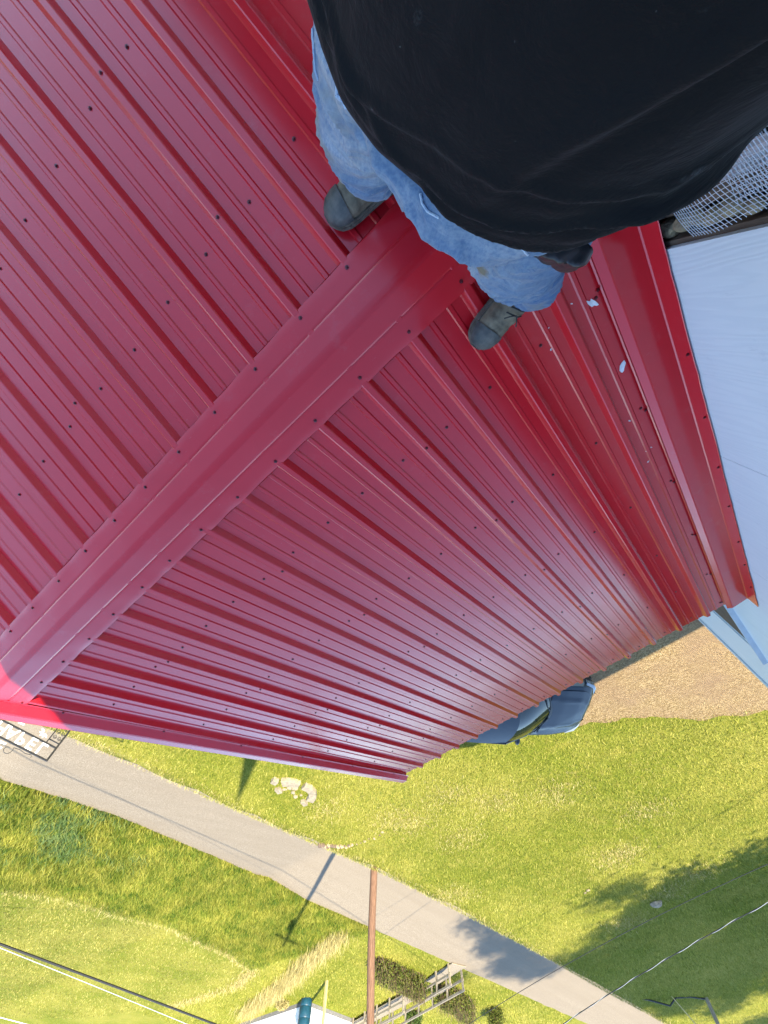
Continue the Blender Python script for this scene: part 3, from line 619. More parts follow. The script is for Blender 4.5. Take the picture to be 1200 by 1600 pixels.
# stitched details laid on the denim: find the surface with a ray so that they touch it
from mathutils.bvhtree import BVHTree
bvh = BVHTree.FromPolygons([v.co for v in jeans.data.vertices], [tuple(p.vertices) for p in jeans.data.polygons])
def pix(px, py):
    return (RX * ((px - 600) / 632.8) + RY * ((py - 800) / 632.8) + RZ).normalized()
def denim_at(px, py, lift=.0006):
    h = bvh.ray_cast(CP - PO, pix(px, py))
    return (h[0] + h[1] * lift) if h[0] else None
def stitch(name, pts, r, m):
    q = []
    for (x0, y0), (x1, y1) in zip(pts[:-1], pts[1:]):
        for k in range(6):
            p = denim_at(x0 + (x1 - x0) * k / 6, y0 + (y1 - y0) * k / 6)
            if p is not None and (not q or (p - q[-1]).length < .03): q.append(p)
    if len(q) > 3: MB().tube(q, r, 6).build(name, m, jeans, smooth=True)
stitch('pocket_seam', [(487, 20), (490, 70), (493, 110), (507, 155), (514, 160), (521, 130)], .0019, 'seam')
stitch('belt_loop', [(528, 134), (527, 150), (538, 158), (541, 170)], .0030, 'seam')
stitch('fly_seam', [(657, 302), (660, 318), (668, 330), (690, 342)], .0019, 'seam')
stitch('pocket_seam', [(812, 383), (825, 398), (842, 412), (858, 420)], .0019, 'seam')
# shirt with its belly, hem and long sleeves
mb = MB(); Y0 = -.070
CONT = [(-.145, -.262), (-.123, -.207), (-.109, -.162), (-.110, -.106), (-.127, -.039), (-.134, .011), (-.159, .061), (-.193, .110), (-.237, .150), (-.281, .173), (-.329, .186), (-.376, .193), (-.425, .191), (-.472, .182), (-.53, .15), (-.57, .08), (-.585, -.03), (-.575, -.14), (-.53, -.24), (-.46, -.30), (-.37, -.335), (-.28, -.335), (-.20, -.31)]
def belly(z, k, dx=0, dy=0): return [(-.345 + dx + (x + .345) * k, Y0 + dy + (y - Y0) * k, z) for x, y in CONT]
NC = len(CONT)
def toring(r): return ell(r[0], r[1], r[2], NC, 2.2, math.atan2(-.19, .20))
mb.rings([belly(.785, .945), belly(.81, .975), belly(.845, 1.0), belly(.88, .975), belly(.94, .915), belly(1.01, .850, -.004), belly(1.10, .760, -.014, .002), belly(1.20, .71, -.030, .006), belly(1.30, .68, -.05, .02), belly(1.385, .60, -.062, .03), belly(1.44, .36, -.065, .03), belly(1.475, .26, -.065, .03)])
for s in (-1, 1):
    sh = (-.41, -.04 + s * .18, 1.385); el_ = (-.40, -.04 + s * .275, 1.125); h = Vector(hands[s])
    limb(mb, [(*sh, .080), (*el_, .066)]); limb(mb, [(*el_, .066), (*(Vector(el_).lerp(h, .45)), .055), (*(Vector(el_).lerp(h, .80)), .042)])
def shirt_folds(c):
    p = c + PO
    if p.z > 1.33: return 0
    n = .005 * noise.noise(Vector((p.x * 4, p.y * 4, p.z * 5)))
    e = .30 * p.x + .95 * p.y + .035 * noise.noise(Vector((p.x * 5, p.y * 2, 3)))          # long pulls running back along the left flank
    for c0, amp, wd in ((-.020, .016, .008), (.052, .018, .008), (.085, .011, .007), (.112, .010, .007), (-.105, .009, .010), (-.17, .008, .010)):
        t = (e - c0) / wd; gate = min(1, max(0, (-.135 - p.x) * 7)) * min(1, max(0, (p.z - .83) * 12))
        n += amp * gate * (math.exp(-t * t) - .55 * math.exp(-(t - 1.9) ** 2))
    for z0, amp, wd in ((.935, .009, .009), (.905, .011, .009), (.878, .010, .008)):       # sagging folds above the hem
        t = (p.z - z0 - .05 * math.sin((p.y - Y0) * 9 + z0 * 40) - .03 * noise.noise(Vector((p.x * 6, p.y * 6, z0 * 20)))) / wd
        n += amp * (math.exp(-t * t) - .5 * math.exp(-(t + 1.8) ** 2)) * (.45 + .55 * noise.noise(Vector((p.x * 5 + z0 * 30, p.y * 5, 1))))
    return n
shirt = remeshed(loc(mb), 'shirt', 'shirt', person, .0065, 5, shirt_folds)
# boots
def boot(name, ox, oy, yaw, side):
    t = bpy.data.objects.new(name, None)
    mb = MB(); st = [(-.128, .026, .055), (-.118, .036, .10), (-.09, .041, .125), (-.045, .042, .135), (.0, .042, .125), (.045, .046, .100), (.085, .051, .080), (.12, .051, .068), (.147, .042, .058), (.163, .026, .045), (.169, .012, .035)]
    rg = []
    for x, hw, h in st:
        rg.append([(x, hw * math.copysign(abs(math.cos(a)) ** .75, math.cos(a)), .022 + max(0, math.sin(a)) ** .85 * (h - .022) if math.sin(a) > 0 else .022 + .004 * math.sin(a)) for a in [2 * math.pi * k / 18 for k in range(18)]])
    mb.rings(rg); limb(mb, [(-.052, 0, .07, .043), (-.055, 0, .11, .042), (-.055, 0, .140, .042)], 16)
    up = remeshed(mb, name, 'boot', person, .0052, 3, lambda c: .0022 * noise.noise(c * 45) + (.0018 * math.sin(c.x * 190) if .02 < c.x < .075 and c.z > .05 else 0))
    cp = MB(); rg = []
    for x, hw, h in [(.098, .0512, .0755)] + st[7:]:
        rg.append([(x + .0022, (hw + .0022) * math.copysign(abs(math.cos(a)) ** .75, math.cos(a)), .021 + max(0, math.sin(a)) ** .85 * (h - .0185) if math.sin(a) > 0 else .021) for a in [2 * math.pi * k / 22 for k in range(22)]])
    cp.rings(rg); cp.build('toe_cap', 'toecap', up, smooth=True)
    so_ = MB(); ol = [(x, hw + .006) for x, hw, h in st]; ol[-1] = (.175, .012); ol[0] = (-.135, .024)
    poly = [(x, v) for x, v in ol] + [(x, -v) for x, v in reversed(ol)]
    so_.prism(poly, lambda p: (p[0], p[1], 0), lambda p: (p[0], p[1], .016)); so_.prism([(x * 1.0, v * .97) for x, v in poly], lambda p: (p[0], p[1], .0165), lambda p: (p[0], p[1], .026)); so_.build('sole', 'sole', up)
    for k, x in enumerate((.030, .010, -.010)):
        z0 = .122 + .006 * k
        MB().tube([(x + .004, -.026, z0 - .018), (x, -.010, z0 - .002), (x - .004, .010, z0 - .002), (x - .012, .026, z0 - .016)], .0022, 6).build('lace', 'lace', up)
    MB().tube([(.026, 0, .124), (.040, .014, .126), (.050, .030, .110), (.046, .038, .098)], .0021, 6).build('lace', 'lace', up)
    MB().tube([(.026, 0, .124), (.036, -.016, .126), (.052, -.024, .112)], .0021, 6).build('lace', 'lace', up)
    z_ = -abs(oy) * math.tan(PT) + .0250 / CT
    up.location = Vector((ox, oy, z_)) - PO; up.rotation_euler = Matrix.Rotation(-side * PT, 3, 'X').to_4x4().__matmul__(Matrix.Rotation(yaw, 4, 'Z')).to_euler()
    return up
boot('boot', -.205, -.236, R(-12), -1); boot('boot', -.327, .278, R(17), 1)
# shiny black pouch sticking out of the left pocket
mb = MB(); c0 = Vector((-.262, .150, .735))
mb.rings([ell(c0 + Vector((.004 * i, .006 * math.sin(i), -.05 + i * .022)), .052 + .004 * math.sin(i * 2), .020, 14, 3, R(-58)) for i in range(6)])
pb = remeshed(mb, 'pouch', 'black', None, .005, 2, lambda c: .004 * noise.noise(c * 70)); tag(pb, 'shiny black pouch stuffed in the left jeans pocket', 'pouch')
# phone held in both hands just behind the viewpoint
ph = empty('phone', tuple(CP - RZ * .022 + RY * .03), 'thin black phone held out in both hands', 'phone'); ph.rotation_euler = camo.matrix_world.to_euler()
MB().box(-.037, .037, -.040, .105, .004, .011).build('case', 'black', ph, bev=.003); MB().box(-.034, .034, -.037, .102, .0112, .012).build('screen', 'glass', ph)

# ------------------------------------------------------------------ paint flakes on the roof
FL = [(-.575, .540, .028), (-.585, .88, .030), (-.411, .499, .004), (-.383, .58, .005), (-.472, .653, .004), (-.53, 1.162, .006), (-.547, 1.407, .007), (-.57, 1.408, .005), (-.532, 1.488, .006), (-.509, .477, .004)]
for i, (x, d, r) in enumerate(FL):
    mb = MB(); n = 9; ang = [2 * math.pi * k / n for k in range(n)]; el2 = .30 if i == 0 else (.42 if i == 1 else .6); rot = (R(115), R(70))[i] if i < 2 else random.uniform(0, 3)
    rr = [r * random.uniform(.45, 1.35) for _ in ang]
    def fp(k, z): 
        u, v = rr[k] * math.cos(ang[k]), rr[k] * el2 * math.sin(ang[k]); return (u * math.cos(rot) - v * math.sin(rot), u * math.sin(rot) + v * math.cos(rot), z + (.0012 * math.sin(ang[k] * 2) + .0015 if r > .02 else .0006))
    mb.add([fp(k, .0015) for k in range(n)] + [fp(k, 0) for k in range(n)], [tuple(range(n)), tuple(reversed(range(n, 2 * n)))] + [(k, (k + 1) % n, (k + 1) % n + n, k + n) for k in range(n)])
    o = mb.build('paint_flake', 'chip'); m_ = ((x - BASE[1]) / SP) % 1; m_ = min(m_, 1 - m_) * SP
    o.location = on(1, x, d, .0225 if m_ < .012 else (.0012 if m_ > .034 else .012)); o.rotation_euler = (-PT, 0, 0)
    if i == 0: tag(o, 'jagged white paint flake lying beside the flashing close to the boot', 'paint flake')
    elif i == 1: tag(o, 'broad curled white paint flake farther down the sheet beside the flashing', 'paint flake')
    else: tag(o, 'tiny white paint crumb on the red sheets beside the flashing', 'paint flake', 'tiny paint crumbs on the roof')

# ------------------------------------------------------------------ parked car
car = empty('parked_car', (3.597, 7.97, T(3.6, 8) + .012), 'dark blue car parked nose out below the red eave', 'car', rz=math.atan2(.74, -.67))
def cst(x): return (np.interp(x, [-2.3, -2.15, -1.2, 0, 1.0, 1.5, 1.9, 2.15, 2.26, 2.32], [.74, .88, .95, .965, .96, .945, .90, .80, .66, .45]), np.interp(x, [-2.3, -2.1, -1.2, 0, 1.0, 1.5, 1.9, 2.15, 2.26, 2.32], [.96, 1.02, 1.03, 1.01, 1.0, .96, .90, .84, .76, .62]))
mb = MB(); rg = []
for x in np.concatenate([np.linspace(-2.3, 1.0, 16), np.linspace(1.1, 2.32, 16)]):
    w_, t_ = cst(x); half = [(w_ - .06, .22), (w_ - .01, .34), (w_, .55), (w_ - .01, .72), (w_ - .04, t_ - .14), (w_ - .09, t_ - .055), (w_ - .20, t_ - .02), (w_ * .45, t_ + .004), (0, t_ + .008)]
    rg.append([(x, v, z) for v, z in half] + [(x, -v, z) for v, z in reversed(half[:-1])])
mb.rings(rg, True, True); body = mb.build('body', 'bluepaint', car, smooth=True)
hd = MB(); rg = []
for x in np.linspace(1.14, 2.20, 20):
    w_, t_ = cst(x); hw = w_ - .20 - .10 * max(0, (x - 1.9) / .3) ** 2; cr = .52 - .10 * (x - 1.1)
    row = []
    for k in range(-12, 13):
        v = hw * k / 12; z = np.interp(abs(v), [0, w_ * .45, w_ - .2], [t_ + .008, t_ + .004, t_ - .02]) + .014 + .010 * math.exp(-((abs(v) - cr * hw / .75) / .045) ** 2) + (.012 if abs(v) < cr * hw / .75 else 0)
        row.append((x, v, float(z)))
    rg.append(row)
hd.rings(rg, close=False); hd.build('hood', 'bluepaint', car, smooth=True)
def sheet(name, m, A, B, par=car, nn=8, bulge=.0):
    g = MB(); rows = []
    for i in range(nn + 1):
        t_ = i / nn; a_ = [Vector(p) for p in A]; b_ = [Vector(p) for p in B]; rows.append([a.lerp(b, t_) + Vector((0, 0, bulge * math.sin(math.pi * t_))) for a, b in zip(a_, b_)])
    g.rings(rows, close=False); return g.build(name, m, par, smooth=True)
arc = lambda x, xs, w_, z, n=9: [(x - xs * (k / (n - 1) * 2 - 1) ** 2, w_ * (k / (n - 1) * 2 - 1), z - .03 * (k / (n - 1) * 2 - 1) ** 2) for k in range(n)]
sheet('windshield', 'carglass', arc(1.22, .30, .80, 1.015), arc(.36, .16, .60, 1.415), bulge=.03)
sheet('roof', 'bluepaint', arc(.365, .16, .615, 1.425), arc(-1.55, -.05, .60, 1.40), bulge=.045)
sheet('rear_window', 'carglass', arc(-1.56, -.05, .595, 1.395), arc(-2.12, -.05, .72, 1.03))
for s in (1, -1):
    sheet('side_window', 'carglass', [(.86, s * .80, .985), (.1, s * .835, 1.01), (-.9, s * .835, 1.02), (-2.05, s * .74, 1.03)], [(.23, s * .615, 1.375), (-.1, s * .62, 1.39), (-.9, s * .615, 1.395), (-1.5, s * .60, 1.365)])
    MB().tube([(.90, s * .81, .985), (.22, s * .612, 1.39)], .028, 8).build('pillar', 'bluepaint', car, smooth=True)
    MB().tube([(.22, s * .612, 1.39), (-.9, s * .612, 1.402), (-1.5, s * .60, 1.375)], .026, 8).build('roof_rail', 'bluepaint', car, smooth=True)
    mi = MB(); sphere(mi, (.72, s * 1.02, 1.02), .06, .11, .07); mi.tube([(.72, s * .86, .99), (.72, s * .95, 1.0)], .03, 8); mi.build('mirror', 'bluepaint', car, smooth=True)
    lm = MB(); lm.rings([[(x, s * v, z) for v, z in ((w0, z0), (w1, z0), (w1, z1), (w0, z1))] for x, w0, w1, z0, z1 in ((1.95, .70, .885, .70, .80), (2.16, .60, .795, .68, .785), (2.265, .42, .64, .66, .74))]); lm.build('headlight', 'lamp', car, smooth=True)
    MB().tube([(1.22, s * .10, 1.035), (1.06, s * .40 - .05, 1.075), (.98, s * .55, 1.085)], .012, 6).build('wiper', 'black', car)
    for x in (1.42, -1.38):
        wh = empty('wheel', (x, s * .84, .335)); wh.parent = car
        ty = MB(); ty.rings([[(r * math.cos(2 * math.pi * k / 28), s * v, r * math.sin(2 * math.pi * k / 28)) for k in range(28)] for r, v in ((.21, -.11), (.31, -.11), (.335, -.08), (.335, .08), (.315, .105), (.215, .105))], True, False); ty.build('tyre', 'tyre', wh, smooth=True)
        ri = MB(); ri.rings([[(r * math.cos(2 * math.pi * k / 28), s * v, r * math.sin(2 * math.pi * k / 28)) for k in range(28)] for r, v in ((.215, .10), (.20, .07), (.06, .085), (.04, .10))], True, True); ri.build('rim', 'alloy', wh, smooth=True)
cw = MB(); cw.rings([[(p[0] + .02, p[1], p[2] - .008) for p in arc(1.26, .30, .80, 1.02)], [(p[0] - .05, p[1], p[2] + .012) for p in arc(1.26, .30, .80, 1.02)]], close=False); cw.build('cowl', 'black', car)
MB().box(2.24, 2.33, -.42, .42, .46, .66).build('grille', 'black', car, bev=.02); MB().box(2.20, 2.345, -.62, .62, .30, .42).build('bumper', 'black', car, bev=.03)

# ------------------------------------------------------------------ wrought iron chapel sign, lettering facing the road
SX = 9.67; sign = empty('chapel_sign', (SX, -.2, GZ), 'black wrought iron sign with white CHAPEL lettering beside the road', 'sign')
def sg(mb, name, m, **k): mb.v = [(p[0] - SX, p[1] + .2, p[2] - GZ) for p in mb.v]; return mb.build(name, m, sign, **k)
for y in (1.40, -1.80): sg(MB().box(SX - .016, SX + .016, y - .016, y + .016, GZ - .1, -3.19), 'post', 'iron')
for y in (1.19, -1.59): sg(MB().box(SX - .010, SX + .010, y - .010, y + .010, -3.95, -3.45), 'upright', 'iron')
for z in (-3.20, -3.44, -3.95): sg(MB().box(SX - .012, SX + .012, -1.79, 1.39, z - .012, z + .012), 'bar', 'iron')
def arc_pts(cy, cz, r0, r1, a0, a1, n=26): return [(SX, cy + (r0 + (r1 - r0) * k / n) * math.cos(a0 + (a1 - a0) * k / n), cz + (r0 + (r1 - r0) * k / n) * math.sin(a0 + (a1 - a0) * k / n)) for k in range(n + 1)]
for cy, sgn in ((.74, 1), (-1.14, -1)):
    p = arc_pts(cy, -3.09, .03, .085, R(-60) if sgn > 0 else R(240), R(-60) - sgn * 6.0 if sgn > 0 else R(240) + 6.0)
    e = p[-1]; p += [(SX, e[1] + sgn * .10, -3.165), (SX, e[1] + sgn * .22, -3.15), (SX, e[1] + sgn * .31, -3.17), (SX, e[1] + sgn * .345, -3.15), (SX, e[1] + sgn * .335, -3.13)]
    sg(MB().tube(p, .006, 6), 'scroll', 'iron')
for y0, y1 in ((1.20, 1.39), (-1.79, -1.60)):
    for z in (-3.52, -3.86):
        sg(MB().box(SX - .008, SX + .008, y0, y1, z - .008, z + .008), 'bar', 'iron')
    for cz in (-3.60, -3.70, -3.79):
        for cy in (y0 + .05, y1 - .05): sg(MB().tube(arc_pts(cy, cz, .038, .012, 0, 9, 18), .0055, 5), 'scroll', 'iron')
def letters(txt, size, y, z, spacing):
    for i, ch in enumerate(txt):
        cu = bpy.data.curves.new('letter', 'FONT'); cu.body = ch; cu.size = size; cu.extrude = .006; cu.offset = .003; cu.align_x = 'CENTER'
        o = bpy.data.objects.new('letter', cu); COL.objects.link(o)
        dg = bpy.context.evaluated_depsgraph_get(); dg.update(); me = bpy.data.meshes.new_from_object(o.evaluated_get(dg)); bpy.data.objects.remove(o)
        me.materials.clear(); me.materials.append(MT['whiteletter'])
        q = bpy.data.objects.new('letter', me); COL.objects.link(q); q.parent = sign; q.location = (0, y + i * spacing + .2, z - GZ)
        q.matrix_local = Matrix.Translation((0, y + i * spacing + .2, z - GZ)) @ Matrix(((0, 0, 1, 0), (1, 0, 0, 0), (0, 1, 0, 0), (0, 0, 0, 1)))
letters('CHAPEL', .285, .22, -3.420, .195); letters('E', .26, .60, -3.155, .19); letters('E', .26, .62, -3.70, .19)
for a in range(5):
    an = R(40 + a * 40); lf = MB(); c_ = Vector((SX, 1.06, -3.58)); d_ = Vector((0, math.cos(an), math.sin(an))); n_ = Vector((0, -d_.z, d_.y))
    pts = [c_ + d_ * .02, c_ + d_ * .06 + n_ * .018, c_ + d_ * .10, c_ + d_ * .06 - n_ * .018]; lf.add([p + Vector((.004, 0, 0)) for p in pts] + [p - Vector((.004, 0, 0)) for p in pts], [(0, 1, 2, 3), (7, 6, 5, 4), (0, 1, 5, 4), (1, 2, 6, 5), (2, 3, 7, 6), (3, 0, 4, 7)]); sg(lf, 'leaf_ornament', 'whiteletter')

# ------------------------------------------------------------------ concrete edging and stones on the lawn
def block(pts, wd, h, label):
    mb = MB(); P = [Vector((x, y, 0)) for x, y in pts]; rg = []
    for i, p in enumerate(P):
        d_ = (P[min(i + 1, len(P) - 1)] - P[max(i - 1, 0)]).normalized(); n_ = Vector((-d_.y, d_.x, 0)) * wd / 2; z = T(p.x, p.y)
        rg.append([(p.x + n_.x, p.y + n_.y, z - .05), (p.x - n_.x, p.y - n_.y, z - .05), (p.x - n_.x * .9, p.y - n_.y * .9, z + h + .01 * noise.noise((i, h * 30, 0))), (p.x + n_.x * .9, p.y + n_.y * .9, z + h)])
    mb.rings(rg); o = mb.build('edging_block', 'concrete', bev=.008); tag(o, label, 'edging block', None)
block([(10.92, 7.50), (10.78, 7.60), (10.68, 7.76), (10.62, 7.93)], .30, .12, 'curved pale concrete edging block next to the small square block on the lawn')
block([(10.56, 8.06), (10.52, 8.26), (10.58, 8.46), (10.74, 8.62), (10.95, 8.70)], .26, .12, 'longest curved pale concrete edging block, hooked round the rubble on the lawn')
block([(11.12, 8.70), (11.26, 8.66)], .24, .10, 'short concrete edging piece at the road end of the ring on the lawn')
block([(11.05, 7.22), (11.02, 7.40)], .20, .13, 'small square concrete block standing apart beside the edging ring on the lawn')
block([(11.30, 7.62), (11.36, 7.82)], .18, .09, 'flat worn concrete edging piece facing the road across the rubble')
for i in range(14):
    x, y = random.uniform(10.85, 11.2), random.uniform(7.75, 8.45); r = random.uniform(.04, .08)
    tag(rock(0, 0, 0, r, 1.2, 1, .7, i, 1).build('rubble_stone', 'stone' if i % 3 else 'concrete', loc=(x, y, T(x, y) + r * .4)), 'small rubble stone inside the concrete edging ring on the lawn', 'stone', 'rubble inside the edging ring')
tt = 0
for i in range(26):
    t_ = i / 25; x = np.interp(t_, [0, .3, .5, .8, 1], [12.62, 12.3, 12.05, 11.5, 10.5]) + random.uniform(-.06, .06); y = np.interp(t_, [0, .3, .5, .8, 1], [10.75, 11.15, 11.38, 11.60, 11.62]) + random.uniform(-.08, .08); r = random.uniform(.04, .11) * (1 - .45 * t_)
    tag(rock(0, 0, 0, r, 1, 1.2, .8, i + 40, 1).build('bank_rock', 'stone' if i % 2 else 'stud', loc=(x, y, T(x, y) + r * .25)), 'rough brown rock along the broken lip of the lawn above the road', 'rock', 'rocks along the lawn lip')
for i, (x, y, r) in enumerate(((5.83, 22.2, .20), (7.3, 19.6, .07), (7.5, 19.75, .05))):
    tag(rock(0, 0, 0, r, 1.2, 1, .5, i + 80).build('field_stone', 'stone', loc=(x, y, T(x, y) + r * .2)), ('pale flat stone lying in the tree shade on the lawn' if i == 0 else ('larger of two small stones on the sunny lawn edge' if i == 1 else 'smaller of two small stones on the sunny lawn edge')), 'stone')

# ------------------------------------------------------------------ utility pole and wires
px_, py_ = 12.55, 13.42; up_ = empty('utility_pole', (px_, py_, T(px_, py_)), 'tall brown wooden utility pole at the edge of the road', 'utility pole')
zb = T(px_, py_); mb = MB(); mb.tube([(.02 * math.sin(z), .015 * math.cos(z * 1.3), z) for z in np.linspace(-1.2, 10.2, 14)], [.135 - .0035 * k for k in range(14)], 18); mb.build('shaft', 'pole', up_, smooth=True)
mb = MB(); mb.rings([[(.32 + .17 * math.cos(2 * math.pi * k / 16), .17 * math.sin(2 * math.pi * k / 16), z) for k in range(16)] for z in (7.3, 8.2)]); mb.box(.1, .2, -.05, .05, 7.5, 8.0); mb.build('transformer', 'galvsheet', up_, smooth=True)
MB().box(-.06, .06, -.9, .9, 9.4, 9.52).build('cross_arm', 'pole', up_); MB().tube([(-.02, 0, 8.9), (.7, .35, 9.1), (.95, .45, 8.95)], .03, 8).build('lamp_arm', 'galvsheet', up_)
for y in (-.8, -.4, .4, .8): MB().tube([(0, y, 9.5), (0, y, 9.62)], [.05, .035], 8).build('insulator', 'iron', up_)
def wire(name, p0, p1, sag, r, m, label, ext=1.0, extra=None):
    a_, b_ = Vector(p0), Vector(p1); d_ = b_ - a_; a2, b2 = a_ - d_ * ext, b_ + d_ * ext; L = 1 + 2 * ext; pts = []
    for k in range(61):
        t_ = k / 60; p = a2.lerp(b2, t_); u = (t_ * L - ext); pts.append(p + Vector((0, 0, 4 * sag * (u * u - u))))
    o = MB().tube(pts, r, 6).build(name, m, smooth=True); tag(o, label, 'wire'); return o, pts
wire('power_line', (11.34, 2.86, -1.435), (12.50, 13.35, -1.47), .02, .017, 'cable', 'thick black cable strung along the road to the utility pole', 1.5)
wire('power_line', (11.354, 2.894, -1.40), (13.39, 13.34, -1.45), .02, .0055, 'barewire', 'thin pale bare wire strung beside the thick black cable', 1.5)
wire('power_line', (24.46, 7.44, -3.31), (20.9, 13.5, -2.5), .05, .012, 'barewire', 'pale bare wire farthest out over the mown field', 1.6)
wire('power_line', (1.22, 17.05, -4.29), (10.74, 18.54, -3.69), .10, .008, 'cable', 'thin black cable crossing the shaded lawn', 1.2)
o, pts = wire('service_cable', (1.79, 17.2, -3.66), (9.51, 19.35, -3.06), .06, .011, 'cable', 'black service cable twisted with a bare bright wire over the lawn', 1.4)
hx = []; tot = 0
for k in range(len(pts) - 1):
    d_ = pts[k + 1] - pts[k]; u = d_.normalized(); a_ = u.cross(Vector((0, 0, 1))).normalized(); b_ = a_.cross(u)
    for j in range(10):
        s = tot + d_.length * j / 10; ph_ = s * 2 * math.pi / 1.25; hx.append(pts[k] + d_ * (j / 10) + (a_ * math.cos(ph_) + b_ * math.sin(ph_)) * .014)
    tot += d_.length
MB().tube(hx, .0050, 5).build('bare_neutral', 'barewire', o)
# fence post and rail by the road
fp = empty('fence_post', (8.35, 32.95, GZ), 'grey leaning wooden fence post with a drooping black cable on the lawn', 'fence post')
MB().tube([(0, 0, -.3), (.05, .02, 1.9)], .085, 10).build('post', 'lumber', fp, smooth=True)
MB().tube([(.04, 0, .06), (.5, -.6, .03), (1.1, -1.0, .03), (1.5, -1.1, .25), (2.2, -1.6, .05), (3.6, -2.4, -.25)], .035, 6).build('cable', 'cable', fp)
tag(MB().tube([(9.6, 31.6, GZ - .1), (9.05, 33.2, GZ + 1.3)], .022, 6).build('guy_marker', 'yellowpost'), 'thin yellow guy wire marker beside the grey fence post', 'marker')

# ------------------------------------------------------------------ far white house, barrel, post, walkway
ZF = -9.36; HX, HY = 34.4, 29.8
house = empty('white_house', (HX, HY, ZF), 'bright white house corner beyond the lawn, behind the blue barrel', 'house')
MB().box(0, 9, 0, 12, -.3, 3.2).build('wall', 'housewall', house)
MB().box(-.02, 9, -.02, 12, -.3, .22).build('foundation', 'shingle', house)
for k in range(11): MB().box(-.018, -.001, .02, 11.98, .30 + k * .26, .30 + k * .26 + .235).build('siding_board', 'housewall', house); MB().box(.02, 8.98, -.018, -.001, .30 + k * .26, .30 + k * .26 + .235).build('siding_board', 'housewall', house)
for s in (0, 1):
    mb = MB(); mb.prism([(-.5, 3.15), (4.5, 5.6), (4.5, 5.75), (-.5, 3.3)] if s == 0 else [(9.5, 3.15), (4.5, 5.6), (4.5, 5.75), (9.5, 3.3)], lambda p: (p[0], -.5, p[1]), lambda p: (p[0], 12.5, p[1])); mb.build('roof', 'shingle', house)
mb = MB(); mb.prism([(0, 3.2), (9, 3.2), (4.5, 5.58)], lambda p: (p[0], .02, p[1]), lambda p: (p[0], .12, p[1])); mb.build('gable', 'housewall', house)
wn = MB().box(-.03, -.006, 4.4, 5.5, 1.1, 2.4).build('window', 'glass', house); MB().box(-.05, -.031, 4.3, 5.6, 2.4, 2.5).build('frame', 'trim', wn); MB().box(-.06, -.031, 4.3, 5.6, 1.0, 1.1).build('sill', 'trim', wn)
dr = MB().box(-.035, -.006, 6.6, 7.6, .3, 2.4).build('door', 'bluepaint', house)
MB().tube([(-.06, .12, 1.3), (-.06, .12, 3.2)], .04, 8).build('downspout', 'housewall', house)
bx, by = 34.05, 29.55; br = empty('rain_barrel', (bx, by, ZF), 'teal blue plastic barrel under the downspout at the white house corner', 'barrel')
mb = MB(); mb.rings([[(r * math.cos(2 * math.pi * k / 20), r * math.sin(2 * math.pi * k / 20), z) for k in range(20)] for r, z in ((.36, 0), (.40, .05), (.42, .35), (.40, .40), (.43, .45), (.43, .9), (.41, .95), (.43, 1.0), (.41, 1.38), (.38, 1.45))]); mb.build('drum', 'barrel', br, smooth=True)
mb = MB(); mb.rings([[(r * math.cos(2 * math.pi * k / 20), r * math.sin(2 * math.pi * k / 20), z) for k in range(20)] for r, z in ((.44, 1.42), (.44, 1.52), (.38, 1.54), (.05, 1.56))]); mb.build('lid', 'barrel', br, smooth=True)
MB().tube([(.1, 0, 1.5), (.12, .05, 2.4)], .03, 8).build('filler_pipe', 'galvsheet', br)
tag(MB().box(-.075, .075, -.075, .075, -.4, 3.6).build('timber_post', 'yellowpost', loc=(30.5, 28.1, ZF)), 'tall pale square timber post on the lawn before the white house', 'post')
wk = empty('wooden_walkway', (22, 31.6, ZF), 'weathered wooden walkway with handrails leading from the road to the white house', 'walkway')
def wl(p): return (p[0] - 22, p[1] - 31.6, p[2])
def deck(a_, b_, wd, z, n):
    A, B = Vector((*a_, z)), Vector((*b_, z)); d_ = (B - A).normalized(); s_ = Vector((-d_.y, d_.x, 0)); L = (B - A).length / n
    for i in range(n):
        c_ = A + d_ * (i * L); q = [c_ + s_ * wd / 2, c_ - s_ * wd / 2, c_ - s_ * wd / 2 + d_ * (L * .93), c_ + s_ * wd / 2 + d_ * (L * .93)]; dz = random.uniform(-.006, .006)
        mb = MB(); mb.add([wl(p + Vector((0, 0, dz))) for p in q] + [wl(p + Vector((0, 0, dz - .045))) for p in q], [(0, 1, 2, 3), (7, 6, 5, 4), (0, 1, 5, 4), (1, 2, 6, 5), (2, 3, 7, 6), (3, 0, 4, 7)]); mb.build('plank', 'lumber', wk)
def rail(a_, b_, z, n, mid=True):
    A, B = Vector((*a_, 0)), Vector((*b_, 0))
    for i in range(n + 1):
        c_ = A.lerp(B, i / n); MB().box(c_.x - 22 - .05, c_.x - 22 + .05, c_.y - 31.6 - .05, c_.y - 31.6 + .05, -.3, z + .04).build('rail_post', 'lumber', wk)
    for zz in ((z, z * .52) if mid else (z,)):
        a3, b3 = Vector(wl((A.x, A.y, zz))), Vector(wl((B.x, B.y, zz))); d_ = (b3 - a3).normalized(); s_ = Vector((-d_.y, d_.x, 0)) * .045; mb = MB()
        mb.rings([[p + s_ + Vector((0, 0, .05)), p - s_ + Vector((0, 0, .05)), p - s_ - Vector((0, 0, .05)), p + s_ - Vector((0, 0, .05))] for p in (a3 - d_ * .1, b3 + d_ * .1)]); mb.build('handrail', 'lumber', wk)
deck((21.85, 31.68), (25.1, 32.78), 1.1, .10, 11); deck((27.7, 33.5), (34.3, 35.3), 1.25, .22, 22)
rail((22.4, 31.25), (25.2, 32.15), .95, 2); rail((22.3, 32.5), (34.0, 36.2), .95, 7); rail((27.7, 32.85), (34.2, 34.6), 1.0, 4)
